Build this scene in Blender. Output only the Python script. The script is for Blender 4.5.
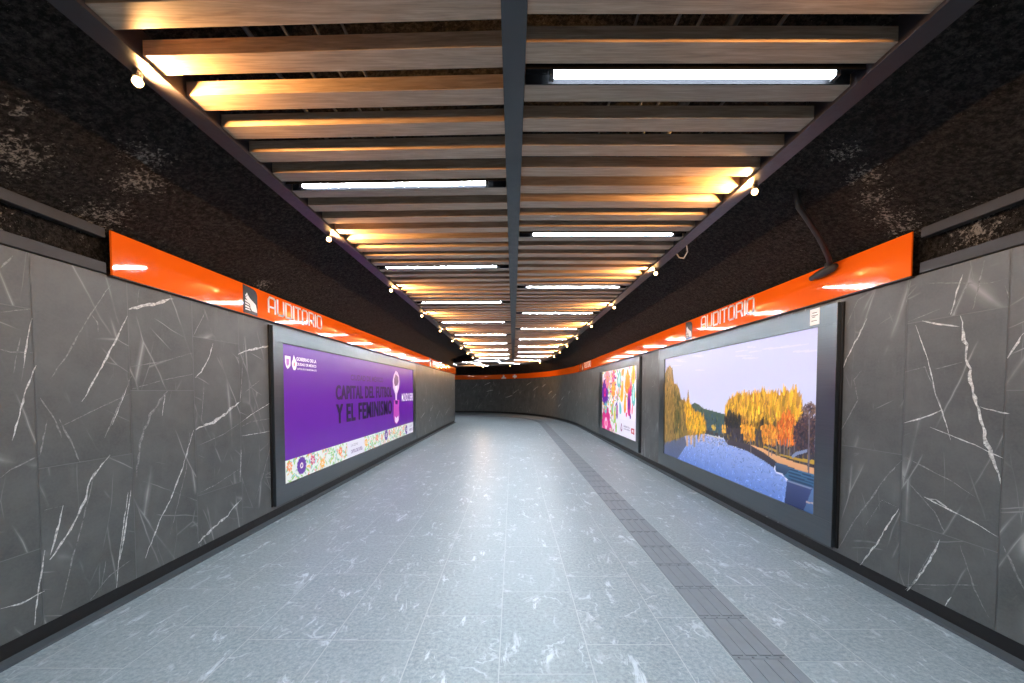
import bpy, math, random
import numpy as np
from mathutils import Vector, Matrix

for o in list(bpy.data.objects):
    bpy.data.objects.remove(o, do_unlink=True)
scene = bpy.context.scene
COL = scene.collection
EYE = 1.58

# ------------------------------------------------------------------ camera, world, exposure
cd = bpy.data.cameras.new('camera')
cam = bpy.data.objects.new('camera', cd)
COL.objects.link(cam)
PITCH = math.radians(2.0)
FPX = 400.0
cam.location = (0, 0, EYE)
cam.rotation_euler = (math.radians(90) - PITCH, 0, 0)
cd.sensor_fit = 'HORIZONTAL'
cd.sensor_width = 36.0
cd.lens = FPX / 1024 * 36.0
cd.shift_x = -1.0 / 1024
cd.shift_y = (391 + FPX * math.tan(PITCH) - 341.5) / 1024
cd.clip_start = 0.02
scene.camera = cam
w = bpy.data.worlds.new('world')
scene.world = w
w.use_nodes = True
w.node_tree.nodes['Background'].inputs[0].default_value = (0.5, 0.6, 0.8, 1)
w.node_tree.nodes['Background'].inputs[1].default_value = 0.02
scene.view_settings.view_transform = 'Standard'
scene.view_settings.look = 'None'
scene.view_settings.gamma = 1.0
scene.view_settings.use_curve_mapping = False
scene.view_settings.exposure = 0.85
TUBE_E = 98.0
BULB_E = 14.0
SPOT_W = 100.0

# ------------------------------------------------------------------ materials
def lin(c):
    return tuple(((x / 255) / 12.92 if x / 255 <= 0.04045 else ((x / 255 + 0.055) / 1.055) ** 2.4) for x in c)

class NT:
    def __init__(s, name):
        s.m = bpy.data.materials.new(name)
        s.m.use_nodes = True
        s.t = s.m.node_tree
        s.b = s.t.nodes['Principled BSDF']
    def n(s, kind, **kw):
        nd = s.t.nodes.new(kind)
        for k, v in kw.items():
            if k.startswith('i_'):
                key = k[2:]
                nd.inputs[int(key) if key.isdigit() else key].default_value = v
            else:
                setattr(nd, k, v)
        return nd
    def l(s, a, b):
        s.t.links.new(a, b)
    def math(s, op, a, b=None, c=None):
        nd = s.t.nodes.new('ShaderNodeMath'); nd.operation = op
        for i, v in enumerate((a, b, c)):
            if v is None: continue
            if isinstance(v, (int, float)): nd.inputs[i].default_value = v
            else: s.l(v, nd.inputs[i])
        return nd.outputs[0]
    def ramp(s, fac, stops):
        nd = s.t.nodes.new('ShaderNodeValToRGB')
        cr = nd.color_ramp
        while len(cr.elements) < len(stops): cr.elements.new(0.5)
        for e, (p, c) in zip(cr.elements, stops):
            e.position = p
            e.color = (c, c, c, 1) if isinstance(c, (int, float)) else (*c, 1)
        s.l(fac, nd.inputs[0])
        return nd.outputs[0]
    def mix(s, fac, a, b):
        nd = s.t.nodes.new('ShaderNodeMix'); nd.data_type = 'RGBA'
        for i, v in ((0, fac), (6, a), (7, b)):
            if isinstance(v, (int, float)): nd.inputs[i].default_value = v
            elif isinstance(v, tuple): nd.inputs[i].default_value = (*v, 1)
            else: s.l(v, nd.inputs[i])
        return nd.outputs[2]
    def noise(s, vec, scale, detail=4, rough=0.5, dist=0.0):
        nd = s.n('ShaderNodeTexNoise')
        nd.inputs['Scale'].default_value = scale; nd.inputs['Detail'].default_value = detail
        nd.inputs['Roughness'].default_value = rough; nd.inputs['Distortion'].default_value = dist
        if vec is not None: s.l(vec, nd.inputs['Vector'])
        return nd.outputs['Fac']
    def mapping(s, vec, loc=(0, 0, 0), rot=(0, 0, 0), scale=(1, 1, 1)):
        nd = s.n('ShaderNodeMapping')
        nd.inputs['Location'].default_value = loc; nd.inputs['Rotation'].default_value = rot
        nd.inputs['Scale'].default_value = scale
        s.l(vec, nd.inputs['Vector'])
        return nd.outputs[0]
    def bump(s, h, strength, dist=0.01):
        nd = s.n('ShaderNodeBump'); nd.inputs['Strength'].default_value = strength
        nd.inputs['Distance'].default_value = dist
        s.l(h, nd.inputs['Height']); s.l(nd.outputs[0], s.b.inputs['Normal'])

def simple(name, col, rough=0.5, metal=0.0, noise=0.15, scale=20, spec=0.5, coat=0.0, bump=0.0, stretch=None):
    t = NT(name)
    co = t.n('ShaderNodeTexCoord').outputs['Object']
    if stretch: co = t.mapping(co, scale=stretch)
    f = t.noise(co, scale, 5, 0.6)
    a = tuple(c * (1 - noise) for c in col); b = tuple(min(1, c * (1 + noise)) for c in col)
    t.l(t.mix(f, a, b), t.b.inputs['Base Color'])
    rr = t.ramp(f, [(0.3, max(0, rough - 0.06)), (0.7, min(1, rough + 0.06))])
    t.l(rr, t.b.inputs['Roughness'])
    t.b.inputs['Metallic'].default_value = metal
    t.b.inputs['Specular IOR Level'].default_value = spec
    t.b.inputs['Coat Weight'].default_value = coat
    t.b.inputs['Coat Roughness'].default_value = 0.05
    if bump: t.bump(f, bump)
    return t.m

def emit(name, col, strength):
    t = NT(name)
    t.b.inputs['Base Color'].default_value = (0, 0, 0, 1)
    t.b.inputs['Emission Color'].default_value = (*col, 1)
    t.b.inputs['Emission Strength'].default_value = strength
    return t.m

def mat_wall():
    t = NT('dark_marble_tile')
    uv = t.n('ShaderNodeUVMap', uv_map='uv').outputs[0]
    rnd = t.n('ShaderNodeAttribute', attribute_name='rnd')
    off = t.n('ShaderNodeVectorMath', operation='MULTIPLY_ADD')
    t.l(rnd.outputs['Color'], off.inputs[0]); off.inputs[1].default_value = (37, 53, 0); t.l(uv, off.inputs[2])
    v = off.outputs[0]
    cloud = t.noise(v, 2.2, 6, 0.65)
    grain = t.noise(v, 60, 4, 0.6)
    base = t.mix(t.ramp(cloud, [(0.3, 0.0), (0.72, 1.0)]), (0.056, 0.061, 0.060), (0.118, 0.122, 0.119))
    base = t.mix(t.ramp(grain, [(0.35, 0.0), (0.7, 0.35)]), base, (0.13, 0.13, 0.128))
    def veins(rot, sc, width, seed, cut):
        m = t.mapping(v, loc=(seed, seed * 1.7, 0), rot=(0, 0, rot))
        wob = t.noise(m, 1.3, 3, 0.5)
        add = t.n('ShaderNodeVectorMath', operation='MULTIPLY_ADD')
        cmb = t.n('ShaderNodeCombineXYZ'); t.l(wob, cmb.inputs[0]); t.l(wob, cmb.inputs[1])
        t.l(cmb.outputs[0], add.inputs[0]); add.inputs[1].default_value = (0.10, 0.12, 0); t.l(m, add.inputs[2])
        m2 = t.mapping(add.outputs[0], scale=sc)
        vo = t.n('ShaderNodeTexVoronoi', feature='DISTANCE_TO_EDGE'); vo.inputs['Scale'].default_value = 1.0
        t.l(m2, vo.inputs['Vector'])
        line = t.ramp(vo.outputs['Distance'], [(0.0, 1.0), (width * .45, 0.3), (width * 1.3, 0.0)])
        mask = t.ramp(t.noise(m, 1.9, 3, 0.5), [(cut, 0.0), (cut + 0.14, 1.0)])
        return t.math('MULTIPLY', line, mask)
    v1 = veins(-0.35, (3.0, 0.5, 1), 0.022, 3.1, 0.47)
    v2 = veins(-1.15, (3.6, 0.6, 1), 0.012, 9.4, 0.56)
    v3 = veins(0.1, (4.5, 0.9, 1), 0.012, 17.2, 0.54)
    vs = t.math('MAXIMUM', t.math('MAXIMUM', t.math('MULTIPLY', v1, 0.5), t.math('MULTIPLY', v2, 0.7)), t.math('MULTIPLY', v3, 0.4))
    soft = t.ramp(t.noise(t.mapping(v, rot=(0, 0, -0.4), scale=(5, 0.9, 1)), 1.5, 4, 0.6), [(0.60, 0.0), (0.85, 0.08)])
    vs = t.math('MAXIMUM', vs, soft)
    t.l(t.mix(vs, base, (0.5, 0.51, 0.5)), t.b.inputs['Base Color'])
    t.l(t.ramp(grain, [(0.3, 0.36), (0.7, 0.48)]), t.b.inputs['Roughness'])
    t.b.inputs['Specular IOR Level'].default_value = 0.45
    t.bump(grain, 0.05, 0.004)
    return t.m

def mat_vein():
    t = NT('white_marble_vein')
    uv = t.n('ShaderNodeUVMap', uv_map='uv').outputs[0]
    n1 = t.noise(uv, 45, 4, 0.7)
    t.l(t.mix(t.ramp(n1, [(0.35, 0.0), (0.6, 1.0)]), (0.22, 0.225, 0.22), (0.72, 0.73, 0.71)), t.b.inputs['Base Color'])
    t.b.inputs['Roughness'].default_value = 0.45
    return t.m

def mat_vein_soft():
    t = NT('faint_marble_vein')
    uv = t.n('ShaderNodeUVMap', uv_map='uv').outputs[0]
    n1 = t.noise(uv, 40, 4, 0.7)
    t.l(t.mix(t.ramp(n1, [(0.35, 0.0), (0.65, 1.0)]), (0.08, 0.082, 0.08), (0.30, 0.305, 0.30)), t.b.inputs['Base Color'])
    t.b.inputs['Roughness'].default_value = 0.45
    return t.m

def mat_floor():
    t = NT('grey_blue_stone_floor')
    co = t.n('ShaderNodeTexCoord').outputs['Object']
    rnd = t.n('ShaderNodeAttribute', attribute_name='rnd')
    off = t.n('ShaderNodeVectorMath', operation='MULTIPLY_ADD')
    t.l(rnd.outputs['Color'], off.inputs[0]); off.inputs[1].default_value = (31, 47, 0); t.l(co, off.inputs[2])
    v = off.outputs[0]
    cloud = t.noise(v, 2.0, 6, 0.7)
    grain = t.noise(v, 38, 8, 0.8)
    tone = t.math('MULTIPLY_ADD', rnd.outputs['Fac'], 0.35, t.math('MULTIPLY', cloud, 0.8))
    base = t.mix(t.ramp(tone, [(0.25, 0.0), (0.85, 1.0)]), (0.135, 0.178, 0.202), (0.24, 0.29, 0.32))
    base = t.mix(t.ramp(grain, [(0.36, 0.0), (0.66, 0.9)]), base, (0.46, 0.51, 0.535))
    m = t.mapping(v, rot=(0, 0, 0.35), scale=(3.2, 1.1, 1))
    fl = t.noise(m, 3.4, 8, 0.72, 0.9)
    msk = t.noise(v, 2.6, 3, 0.5)
    flk = t.math('MULTIPLY', t.ramp(fl, [(0.56, 0.0), (0.63, 1.0)]), t.ramp(msk, [(0.42, 0.0), (0.58, 1.0)]))
    vo = t.n('ShaderNodeTexVoronoi', feature='DISTANCE_TO_EDGE'); vo.inputs['Scale'].default_value = 3.2
    vd = t.n('ShaderNodeVectorMath', operation='MULTIPLY_ADD')
    nn = t.n('ShaderNodeTexNoise'); nn.inputs['Scale'].default_value = 4; nn.inputs['Detail'].default_value = 5; t.l(v, nn.inputs['Vector'])
    t.l(nn.outputs['Color'], vd.inputs[0]); vd.inputs[1].default_value = (0.5, 0.5, 0); t.l(v, vd.inputs[2])
    t.l(vd.outputs[0], vo.inputs['Vector'])
    thin = t.math('MULTIPLY', t.ramp(vo.outputs['Distance'], [(0.0, 1.0), (0.02, 0.0)]), t.ramp(t.noise(v, 3.3, 3), [(0.52, 0.0), (0.62, 0.8)]))
    vs = t.math('MAXIMUM', flk, thin)
    t.l(t.mix(t.math('MULTIPLY', vs, 0.8), base, (0.72, 0.78, 0.82)), t.b.inputs['Base Color'])
    t.l(t.ramp(grain, [(0.3, 0.30), (0.7, 0.48)]), t.b.inputs['Roughness'])
    t.b.inputs['Specular IOR Level'].default_value = 0.5
    t.bump(grain, 0.12, 0.004)
    return t.m

def mat_wood():
    t = NT('brown_wood_grain')
    co = t.n('ShaderNodeTexCoord').outputs['Object']
    oi = t.n('ShaderNodeObjectInfo').outputs['Random']
    cmb = t.n('ShaderNodeCombineXYZ')
    t.l(t.math('MULTIPLY', oi, 40.0), cmb.inputs[0]); t.l(t.math('MULTIPLY', oi, 23.0), cmb.inputs[1])
    ad = t.n('ShaderNodeVectorMath', operation='ADD'); t.l(co, ad.inputs[0]); t.l(cmb.outputs[0], ad.inputs[1])
    m = t.mapping(ad.outputs[0], scale=(1.6, 26, 26))
    f = t.noise(m, 2.2, 6, 0.65, 0.6)
    g = t.noise(t.mapping(ad.outputs[0], scale=(3, 90, 90)), 2.0, 3, 0.6)
    c = t.mix(t.ramp(f, [(0.3, 0.0), (0.7, 1.0)]), (0.24, 0.163, 0.112), (0.47, 0.352, 0.262))
    c = t.mix(t.ramp(g, [(0.45, 0.0), (0.75, 0.5)]), c, (0.14, 0.095, 0.068))
    t.l(c, t.b.inputs['Base Color'])
    t.l(t.ramp(f, [(0.3, 0.38), (0.7, 0.5)]), t.b.inputs['Roughness'])
    t.bump(g, 0.1, 0.003)
    return t.m

def mat_concrete(name, dark, light, stain):
    t = NT(name)
    co = t.n('ShaderNodeTexCoord').outputs['Object']
    f = t.noise(co, 30, 9, 0.8)
    g = t.noise(co, 60, 5, 0.7)
    big = t.noise(co, 1.3, 4, 0.6)
    c = t.mix(t.ramp(f, [(0.45, 0.0), (0.70, 1.0)]), dark, light)
    # mineral stains where the photograph shows them
    acc = None
    for (px, py, pz, r) in STAINS:
        d = t.n('ShaderNodeVectorMath', operation='DISTANCE'); t.l(co, d.inputs[0]); d.inputs[1].default_value = (px, py, pz)
        fall = t.math('SUBTRACT', 1.0, t.math('DIVIDE', d.outputs['Value'], r)); 
        fall = t.math('MAXIMUM', fall, 0.0)
        acc = fall if acc is None else t.math('MAXIMUM', acc, fall)
    sp = t.noise(co, 38, 8, 0.8, 0.3)
    s1 = t.ramp(t.math('ADD', sp, t.math('MULTIPLY', acc, 0.16)), [(0.63, 0.0), (0.69, 1.0)])
    s2 = t.ramp(sp, [(0.74, 0.0), (0.78, 0.3)])
    s = t.math('MAXIMUM', s1, s2)
    t.l(t.mix(t.math('MULTIPLY', s, stain), c, (0.42, 0.38, 0.33)), t.b.inputs['Base Color'])
    t.b.inputs['Roughness'].default_value = 0.9
    t.b.inputs['Specular IOR Level'].default_value = 0.25
    t.bump(t.math('ADD', f, t.math('MULTIPLY', g, 0.5)), 0.9, 0.05)
    return t.m

def mat_attr(name, glow=0.0, rough=0.25, coat=0.0, spec=0.5):
    t = NT(name); t.b.inputs['Specular IOR Level'].default_value = spec
    a = t.n('ShaderNodeAttribute', attribute_name='col').outputs['Color']
    t.l(a, t.b.inputs['Base Color'])
    f = t.noise(t.n('ShaderNodeTexCoord').outputs['Object'], 3, 2)
    t.l(t.ramp(f, [(0.3, rough), (0.7, rough + 0.04)]), t.b.inputs['Roughness'])
    t.b.inputs['Coat Weight'].default_value = coat
    if glow:
        t.l(a, t.b.inputs['Emission Color']); t.b.inputs['Emission Strength'].default_value = glow
    return t.m

def mat_steel():
    t = NT('brushed_steel')
    co = t.n('ShaderNodeTexCoord').outputs['Object']
    f = t.noise(t.mapping(co, scale=(60, 1.0, 60)), 2, 4, 0.6)
    wob = t.noise(t.mapping(co, scale=(1, 1.2, 2.2)), 1.7, 2)
    t.l(t.mix(f, (0.13, 0.148, 0.158), (0.18, 0.20, 0.21)), t.b.inputs['Base Color'])
    t.b.inputs['Metallic'].default_value = 1.0
    t.l(t.ramp(f, [(0.3, 0.30), (0.7, 0.36)]), t.b.inputs['Roughness'])
    t.bump(wob, 0.15, 0.03)
    return t.m

STAINS = [(2.35, 2.72, 3.01, .20), (2.12, 2.62, 3.09, .16), (2.55, 2.87, 2.94, .20), (2.75, 2.96, 2.84, .22), (2.86, 2.98, 2.77, .22), (2.98, 2.6, 2.6, .3),
          (-2.48, 2.70, 2.97, .26), (-2.28, 2.55, 3.02, .24), (-2.84, 2.82, 2.78, .28), (-2.44, 2.03, 2.98, .10), (-2.98, 2.2, 2.55, .35), (-2.7, 2.2, 2.85, .3), (-2.85, 4.6, 2.80, .2)]
M = {}
M['wall'] = mat_wall(); M['vein'] = mat_vein(); M['vein_soft'] = mat_vein_soft()
M['floor'] = mat_floor(); M['wood'] = mat_wood()
M['grout'] = simple('light_grout', (0.52, 0.55, 0.56), 0.8, scale=60)
M['wall_grout'] = simple('wall_joint', (0.16, 0.165, 0.165), 0.8, scale=60)
M['rough'] = mat_concrete('rough_brown_concrete', (0.005, 0.0045, 0.004), (0.090, 0.078, 0.070), 1.0)
M['black'] = mat_concrete('black_painted_concrete', (0.0015, 0.0015, 0.002), (0.010, 0.010, 0.011), 0.3)
M['kick'] = simple('black_baseboard', (0.005, 0.0045, 0.0045), 0.5, scale=30, noise=0.5)
M['ledge'] = simple('dark_grey_ledge', (0.07, 0.08, 0.09), 0.6, scale=30, noise=0.3)
M['orange'] = simple('glossy_orange_acrylic', (0.95, 0.145, 0.008), 0.07, scale=2, noise=0.03, coat=0.6)
M['sign_edge'] = simple('dark_sign_edge', (0.03, 0.012, 0.008), 0.5)
M['white'] = simple('white_vinyl', (0.93, 0.93, 0.92), 0.4, noise=0.03)
M['pblack'] = simple('black_vinyl', (0.012, 0.010, 0.010), 0.38)
M['steel'] = mat_steel()
M['beam'] = simple('blue_black_painted_beam', (0.016, 0.021, 0.030), 0.42, scale=14, noise=0.35)
M['channel'] = simple('satin_dark_channel', (0.026, 0.024, 0.032), 0.38, scale=30, noise=0.1, coat=0.0)
M['rail'] = simple('dark_grey_rail', (0.022, 0.022, 0.023), 0.5, scale=25, noise=0.3)
M['tactile'] = simple('grey_tactile_tile', (0.21, 0.235, 0.26), 0.45, scale=12, noise=0.22)
M['tube'] = emit('cool_white_tube', (0.78, 0.90, 1.0), TUBE_E)
M['bulb'] = emit('warm_bulb', (1.0, 0.56, 0.20), BULB_E)
M['socket'] = simple('black_socket', (0.02, 0.02, 0.02), 0.5)
M['housing'] = simple('matte_black_housing', (0.004, 0.004, 0.005), 0.9, spec=0.1)
M['conduit'] = simple('galvanised_conduit', (0.10, 0.10, 0.11), 0.45, metal=0.6)
M['print'] = mat_attr('poster_print', 0.16, 0.31, 0.0, 0.7)
M['backlit'] = mat_attr('backlit_print', 0.21, 0.31, 0.0, 0.35)
M['cable'] = simple('white_cable', (0.45, 0.42, 0.38), 0.5)

# ------------------------------------------------------------------ mesh helpers
def props(o, label=None, cat=None, group=None, kind=None):
    if label: o['label'] = label
    if cat: o['category'] = cat
    if group: o['group'] = group
    if kind: o['kind'] = kind
    return o

class MB:
    def __init__(s):
        s.v, s.f, s.mi, s.uv, s.rnd, s.colr = [], [], [], [], [], []
    def quad(s, pts, mi=0, uv=None, rnd=(0, 0, 0), col=None):
        b = len(s.v); s.v += [tuple(p) for p in pts]; s.f.append(tuple(range(b, b + len(pts)))); s.mi.append(mi)
        s.uv.append(uv or [(0, 0)] * len(pts)); s.rnd.append(rnd); s.colr.append(col)
    def box(s, x0, x1, y0, y1, z0, z1, mi=0):
        s.hexa([(x0, y0, z0), (x1, y0, z0), (x1, y1, z0), (x0, y1, z0), (x0, y0, z1), (x1, y0, z1), (x1, y1, z1), (x0, y1, z1)], mi)
    def hexa(s, p, mi=0):
        b = len(s.v); s.v += [tuple(q) for q in p]
        for f in ((0, 3, 2, 1), (4, 5, 6, 7), (0, 1, 5, 4), (1, 2, 6, 5), (2, 3, 7, 6), (3, 0, 4, 7)):
            s.f.append(tuple(b + i for i in f)); s.mi.append(mi); s.uv.append([(0, 0)] * 4); s.rnd.append((0, 0, 0)); s.colr.append(None)
    def tube(s, pts, r, seg=10, mi=0, caps=True):
        pts = [Vector(p) for p in pts]; n = len(pts); b = len(s.v); rr = r if isinstance(r, (list, tuple)) else [r] * n
        d0 = (pts[1] - pts[0]).normalized()
        up = Vector((0, 0, 1)) if abs(d0.z) < 0.9 else Vector((1, 0, 0))
        nrm = d0.cross(up).normalized()
        for i, p in enumerate(pts):
            d = (pts[min(i + 1, n - 1)] - pts[max(i - 1, 0)]).normalized()
            nrm = (nrm - d * nrm.dot(d)).normalized(); bn = d.cross(nrm)
            for k in range(seg):
                a = 2 * math.pi * k / seg
                s.v.append(tuple(p + (nrm * math.cos(a) + bn * math.sin(a)) * rr[i]))
        def add(f): s.f.append(f); s.mi.append(mi); s.uv.append([(0, 0)] * len(f)); s.rnd.append((0, 0, 0)); s.colr.append(None)
        for i in range(n - 1):
            for k in range(seg):
                k2 = (k + 1) % seg
                add((b + i * seg + k, b + i * seg + k2, b + (i + 1) * seg + k2, b + (i + 1) * seg + k))
        if caps:
            add(tuple(b + k for k in reversed(range(seg)))); add(tuple(b + (n - 1) * seg + k for k in range(seg)))
    def lathe(s, prof, c, axis='z', seg=14, mi=0):
        pts = [Vector(c) + (Vector((0, 0, h)) if axis == 'z' else Vector((0, h, 0)) if axis == 'y' else Vector((h, 0, 0))) for r, h in prof]
        s.tube(pts, [max(r, 1e-4) for r, h in prof], seg, mi)
    def mesh(s, name, mats, smooth=False):
        me = bpy.data.meshes.new(name)
        me.from_pydata(s.v, [], s.f)
        for m in mats: me.materials.append(m)
        me.polygons.foreach_set('material_index', s.mi)
        if any(any(u != (0, 0) for u in q) for q in s.uv):
            l = me.uv_layers.new(name='uv')
            l.data.foreach_set('uv', [c for q in s.uv for u in q for c in u])
        if any(r != (0, 0, 0) for r in s.rnd):
            a = me.attributes.new('rnd', 'FLOAT_COLOR', 'FACE') if False else me.attributes.new('rnd', 'FLOAT_VECTOR', 'FACE')
            a.data.foreach_set('vector', [c for r in s.rnd for c in r])
        if any(c is not None for c in s.colr):
            a = me.attributes.new('col', 'FLOAT_COLOR', 'CORNER')
            buf = []
            for f, c in zip(s.f, s.colr):
                buf += list((*(c or (0, 0, 0)), 1.0)) * len(f)
            a.data.foreach_set('color', buf)
        if smooth: me.polygons.foreach_set('use_smooth', [True] * len(me.polygons))
        me.update()
        return me
    def obj(s, name, mats, parent=None, smooth=False, bevel=0.0):
        if not isinstance(mats, (list, tuple)): mats = [mats]
        o = bpy.data.objects.new(name, s.mesh(name, mats, smooth)); COL.objects.link(o)
        if parent is not None:
            o.parent = parent; o.matrix_parent_inverse = parent.matrix_world.inverted() if False else Matrix.Translation(-parent.location)
        if bevel:
            b = o.modifiers.new('bevel', 'BEVEL'); b.width = bevel; b.segments = 2; b.limit_method = 'ANGLE'
        return o

def empty(name, loc):
    e = bpy.data.objects.new(name, None); e.location = loc; e.empty_display_size = 0.1; COL.objects.link(e)
    return e

def copy_tree(src, loc, rotz=0.0):
    r = src.copy(); COL.objects.link(r); r.location = loc; r.rotation_euler = (0, 0, rotz)
    for ch in [c for c in COL.objects if c.parent == src and c.type != 'LIGHT']:
        c = ch.copy(); COL.objects.link(c); c.parent = r
        for g in [x for x in COL.objects if x.parent == ch]:
            d = g.copy(); COL.objects.link(d); d.parent = c
    return r

# ------------------------------------------------------------------ plan of the passage
def catmull(P, step=0.12):
    out = []
    Q = [Vector(p) for p in P]; Q = [2 * Q[0] - Q[1]] + Q + [2 * Q[-1] - Q[-2]]
    for i in range(1, len(Q) - 2):
        a, b, c, d = Q[i - 1:i + 3]; n = max(2, int((c - b).length / step))
        for k in range(n):
            t = k / n
            out.append(0.5 * ((2 * b) + (c - a) * t + (2 * a - 5 * b + 4 * c - d) * t * t + (-a + 3 * b - 3 * c + d) * t ** 3))
    out.append(Q[-2])
    return out

Y0 = -4.0
RIGHT = [Vector((2.92, Y0)), Vector((2.92, 16.0))] + catmull([(2.92, 16.0), (2.88, 18.4), (2.6, 20.9), (2.0, 23.6), (0.9, 26.1), (-0.8, 28.2), (-2.8, 29.1), (-5.5, 29.3)], 0.25)[1:] + [Vector((-9.0, 29.3))]
LEFT = [Vector((-2.92, Y0)), Vector((-2.92, 20.13)), Vector((-9.0, 20.6))]

class Path:
    def __init__(s, pts, side):
        s.p = pts; s.side = side      # side +1: the room lies to the left of travel
        s.d = [0.0]
        for a, b in zip(pts, pts[1:]): s.d.append(s.d[-1] + (b - a).length)
        s.nr = []
        for i in range(len(pts)):
            def nn(k):
                e = (pts[k + 1] - pts[k]).normalized(); return Vector((-e.y, e.x)) * side
            if i == 0: n = nn(0)
            elif i == len(pts) - 1: n = nn(i - 1)
            else:
                n1, n2 = nn(i - 1), nn(i); n = (n1 + n2).normalized(); n = n / max(0.5, n.dot(n1))
            s.nr.append(n)
    def at(s, u, off=0.0):
        u = min(max(u, 0), s.d[-1] - 1e-6)
        for i in range(len(s.p) - 1):
            if s.d[i + 1] >= u: break
        t = (u - s.d[i]) / (s.d[i + 1] - s.d[i])
        q = s.p[i].lerp(s.p[i + 1], t); n = s.nr[i].lerp(s.nr[i + 1], t)
        return q + n * off
    def pt(s, u, h, off=0.0):
        q = s.at(u, off); return (q.x, q.y, h)
    def cuts(s, u0, u1):
        return [u0] + [d for d in s.d if u0 + 1e-4 < d < u1 - 1e-4] + [u1]
PR = Path(RIGHT, +1)
PL = Path(LEFT, -1)
UY = lambda y: y - Y0        # arc length of a depth y on the straight part

# ------------------------------------------------------------------ walls of marble tile
Z0, Z1 = EYE - 1.455, EYE + 0.835       # visible tile band
def tiled_wall(name, path, ustart, skip_label, vein_list, seed):
    rs = random.Random(seed)
    mb = MB(); TW = 0.6115; gap = 0.0025
    flip = path.side > 0
    def face(u0, u1, z0, z1, off, mi, rnd):
        for a, b in zip(path.cuts(u0, u1), path.cuts(u0, u1)[1:]):
            q = [path.pt(a, z0, off), path.pt(b, z0, off), path.pt(b, z1, off), path.pt(a, z1, off)]
            w_ = [(a, z0), (b, z0), (b, z1), (a, z1)]
            if not flip: q.reverse(); w_.reverse()
            mb.quad(q, mi, w_, rnd)
    L = path.d[-1]
    face(0, L, Z0, Z1, -0.004, 1, (0.1, 0, 0))
    k0 = int(math.floor((0 - ustart) / TW)); k = k0
    cyc = [(0.497, -0.973), (-0.479,), (0.004, -1.46), (0.497, -0.973)]
    while ustart + k * TW < L - 0.01:
        a, b = max(0, ustart + k * TW), min(L, ustart + (k + 1) * TW)
        if path is PL and a < UY(20.13) < b: # corner
            segs = [(a, UY(20.13)), (UY(20.13), b)]
        else: segs = [(a, b)]
        cuts_ = [h + EYE for h in skip_label(k)]
        zs = [Z1] + [c for c in cuts_ if Z0 + 0.05 < c < Z1 - 0.02] + [Z0]
        for (a_, b_) in segs:
            if b_ - a_ < 0.02: continue
            for zt, zb in zip(zs, zs[1:]):
                face(a_ + gap, b_ - gap, zb + gap, zt - gap, 0.0, 0, (rs.random(), rs.random(), rs.random()))
        k += 1
    # back face
    for a, b in zip(path.cuts(0, L), path.cuts(0, L)[1:]):
        q = [path.pt(a, Z0, -0.05), path.pt(b, Z0, -0.05), path.pt(b, Z1, -0.05), path.pt(a, Z1, -0.05)]
        if flip: q.reverse()
        mb.quad(q, 1, [(a, 0)] * 4, (0.1, 0, 0))
    # polished lines of white vein
    for (pts, wd, mi) in vein_list:
        P = []
        for (a, b) in zip(pts, pts[1:]):
            n = max(2, int(math.hypot(b[0] - a[0], b[1] - a[1]) / 0.035))
            for q in range(n):
                t = q / n; P.append((a[0] + (b[0] - a[0]) * t, a[1] + (b[1] - a[1]) * t))
        P.append(pts[-1])
        jx = [(rs.uniform(-1, 1) * wd * 0.5, rs.uniform(-1, 1) * wd * 0.5) for _ in P]
        P = [(p[0] + j[0] * .45, p[1] + j[1] * .45) for p, j in zip(P, jx)]
        ws = [wd * rs.uniform(0.25, 1.0) * min(1, 0.25 + 4 * min(i, len(P) - 1 - i) / max(1, len(P))) for i in range(len(P))]
        for i in range(len(P) - 1):
            (x0, y0), (x1, y1) = P[i], P[i + 1]; d = math.hypot(x1 - x0, y1 - y0) + 1e-6; nx, ny = -(y1 - y0) / d, (x1 - x0) / d
            c4 = [(x0 - nx * ws[i] / 2, y0 - ny * ws[i] / 2), (x1 - nx * ws[i + 1] / 2, y1 - ny * ws[i + 1] / 2),
                  (x1 + nx * ws[i + 1] / 2, y1 + ny * ws[i + 1] / 2), (x0 + nx * ws[i] / 2, y0 + ny * ws[i] / 2)]
            q = [path.pt(c[0], c[1], 0.0012) for c in c4]; w_ = list(c4)
            if not flip: q.reverse(); w_.reverse()
            mb.quad(q, mi, w_, (0.2, 0.2, 0))
    o = mb.obj(name, [M['wall'], M['wall_grout'], M['vein'], M['vein_soft']])
    return props(o, kind='structure')

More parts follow.
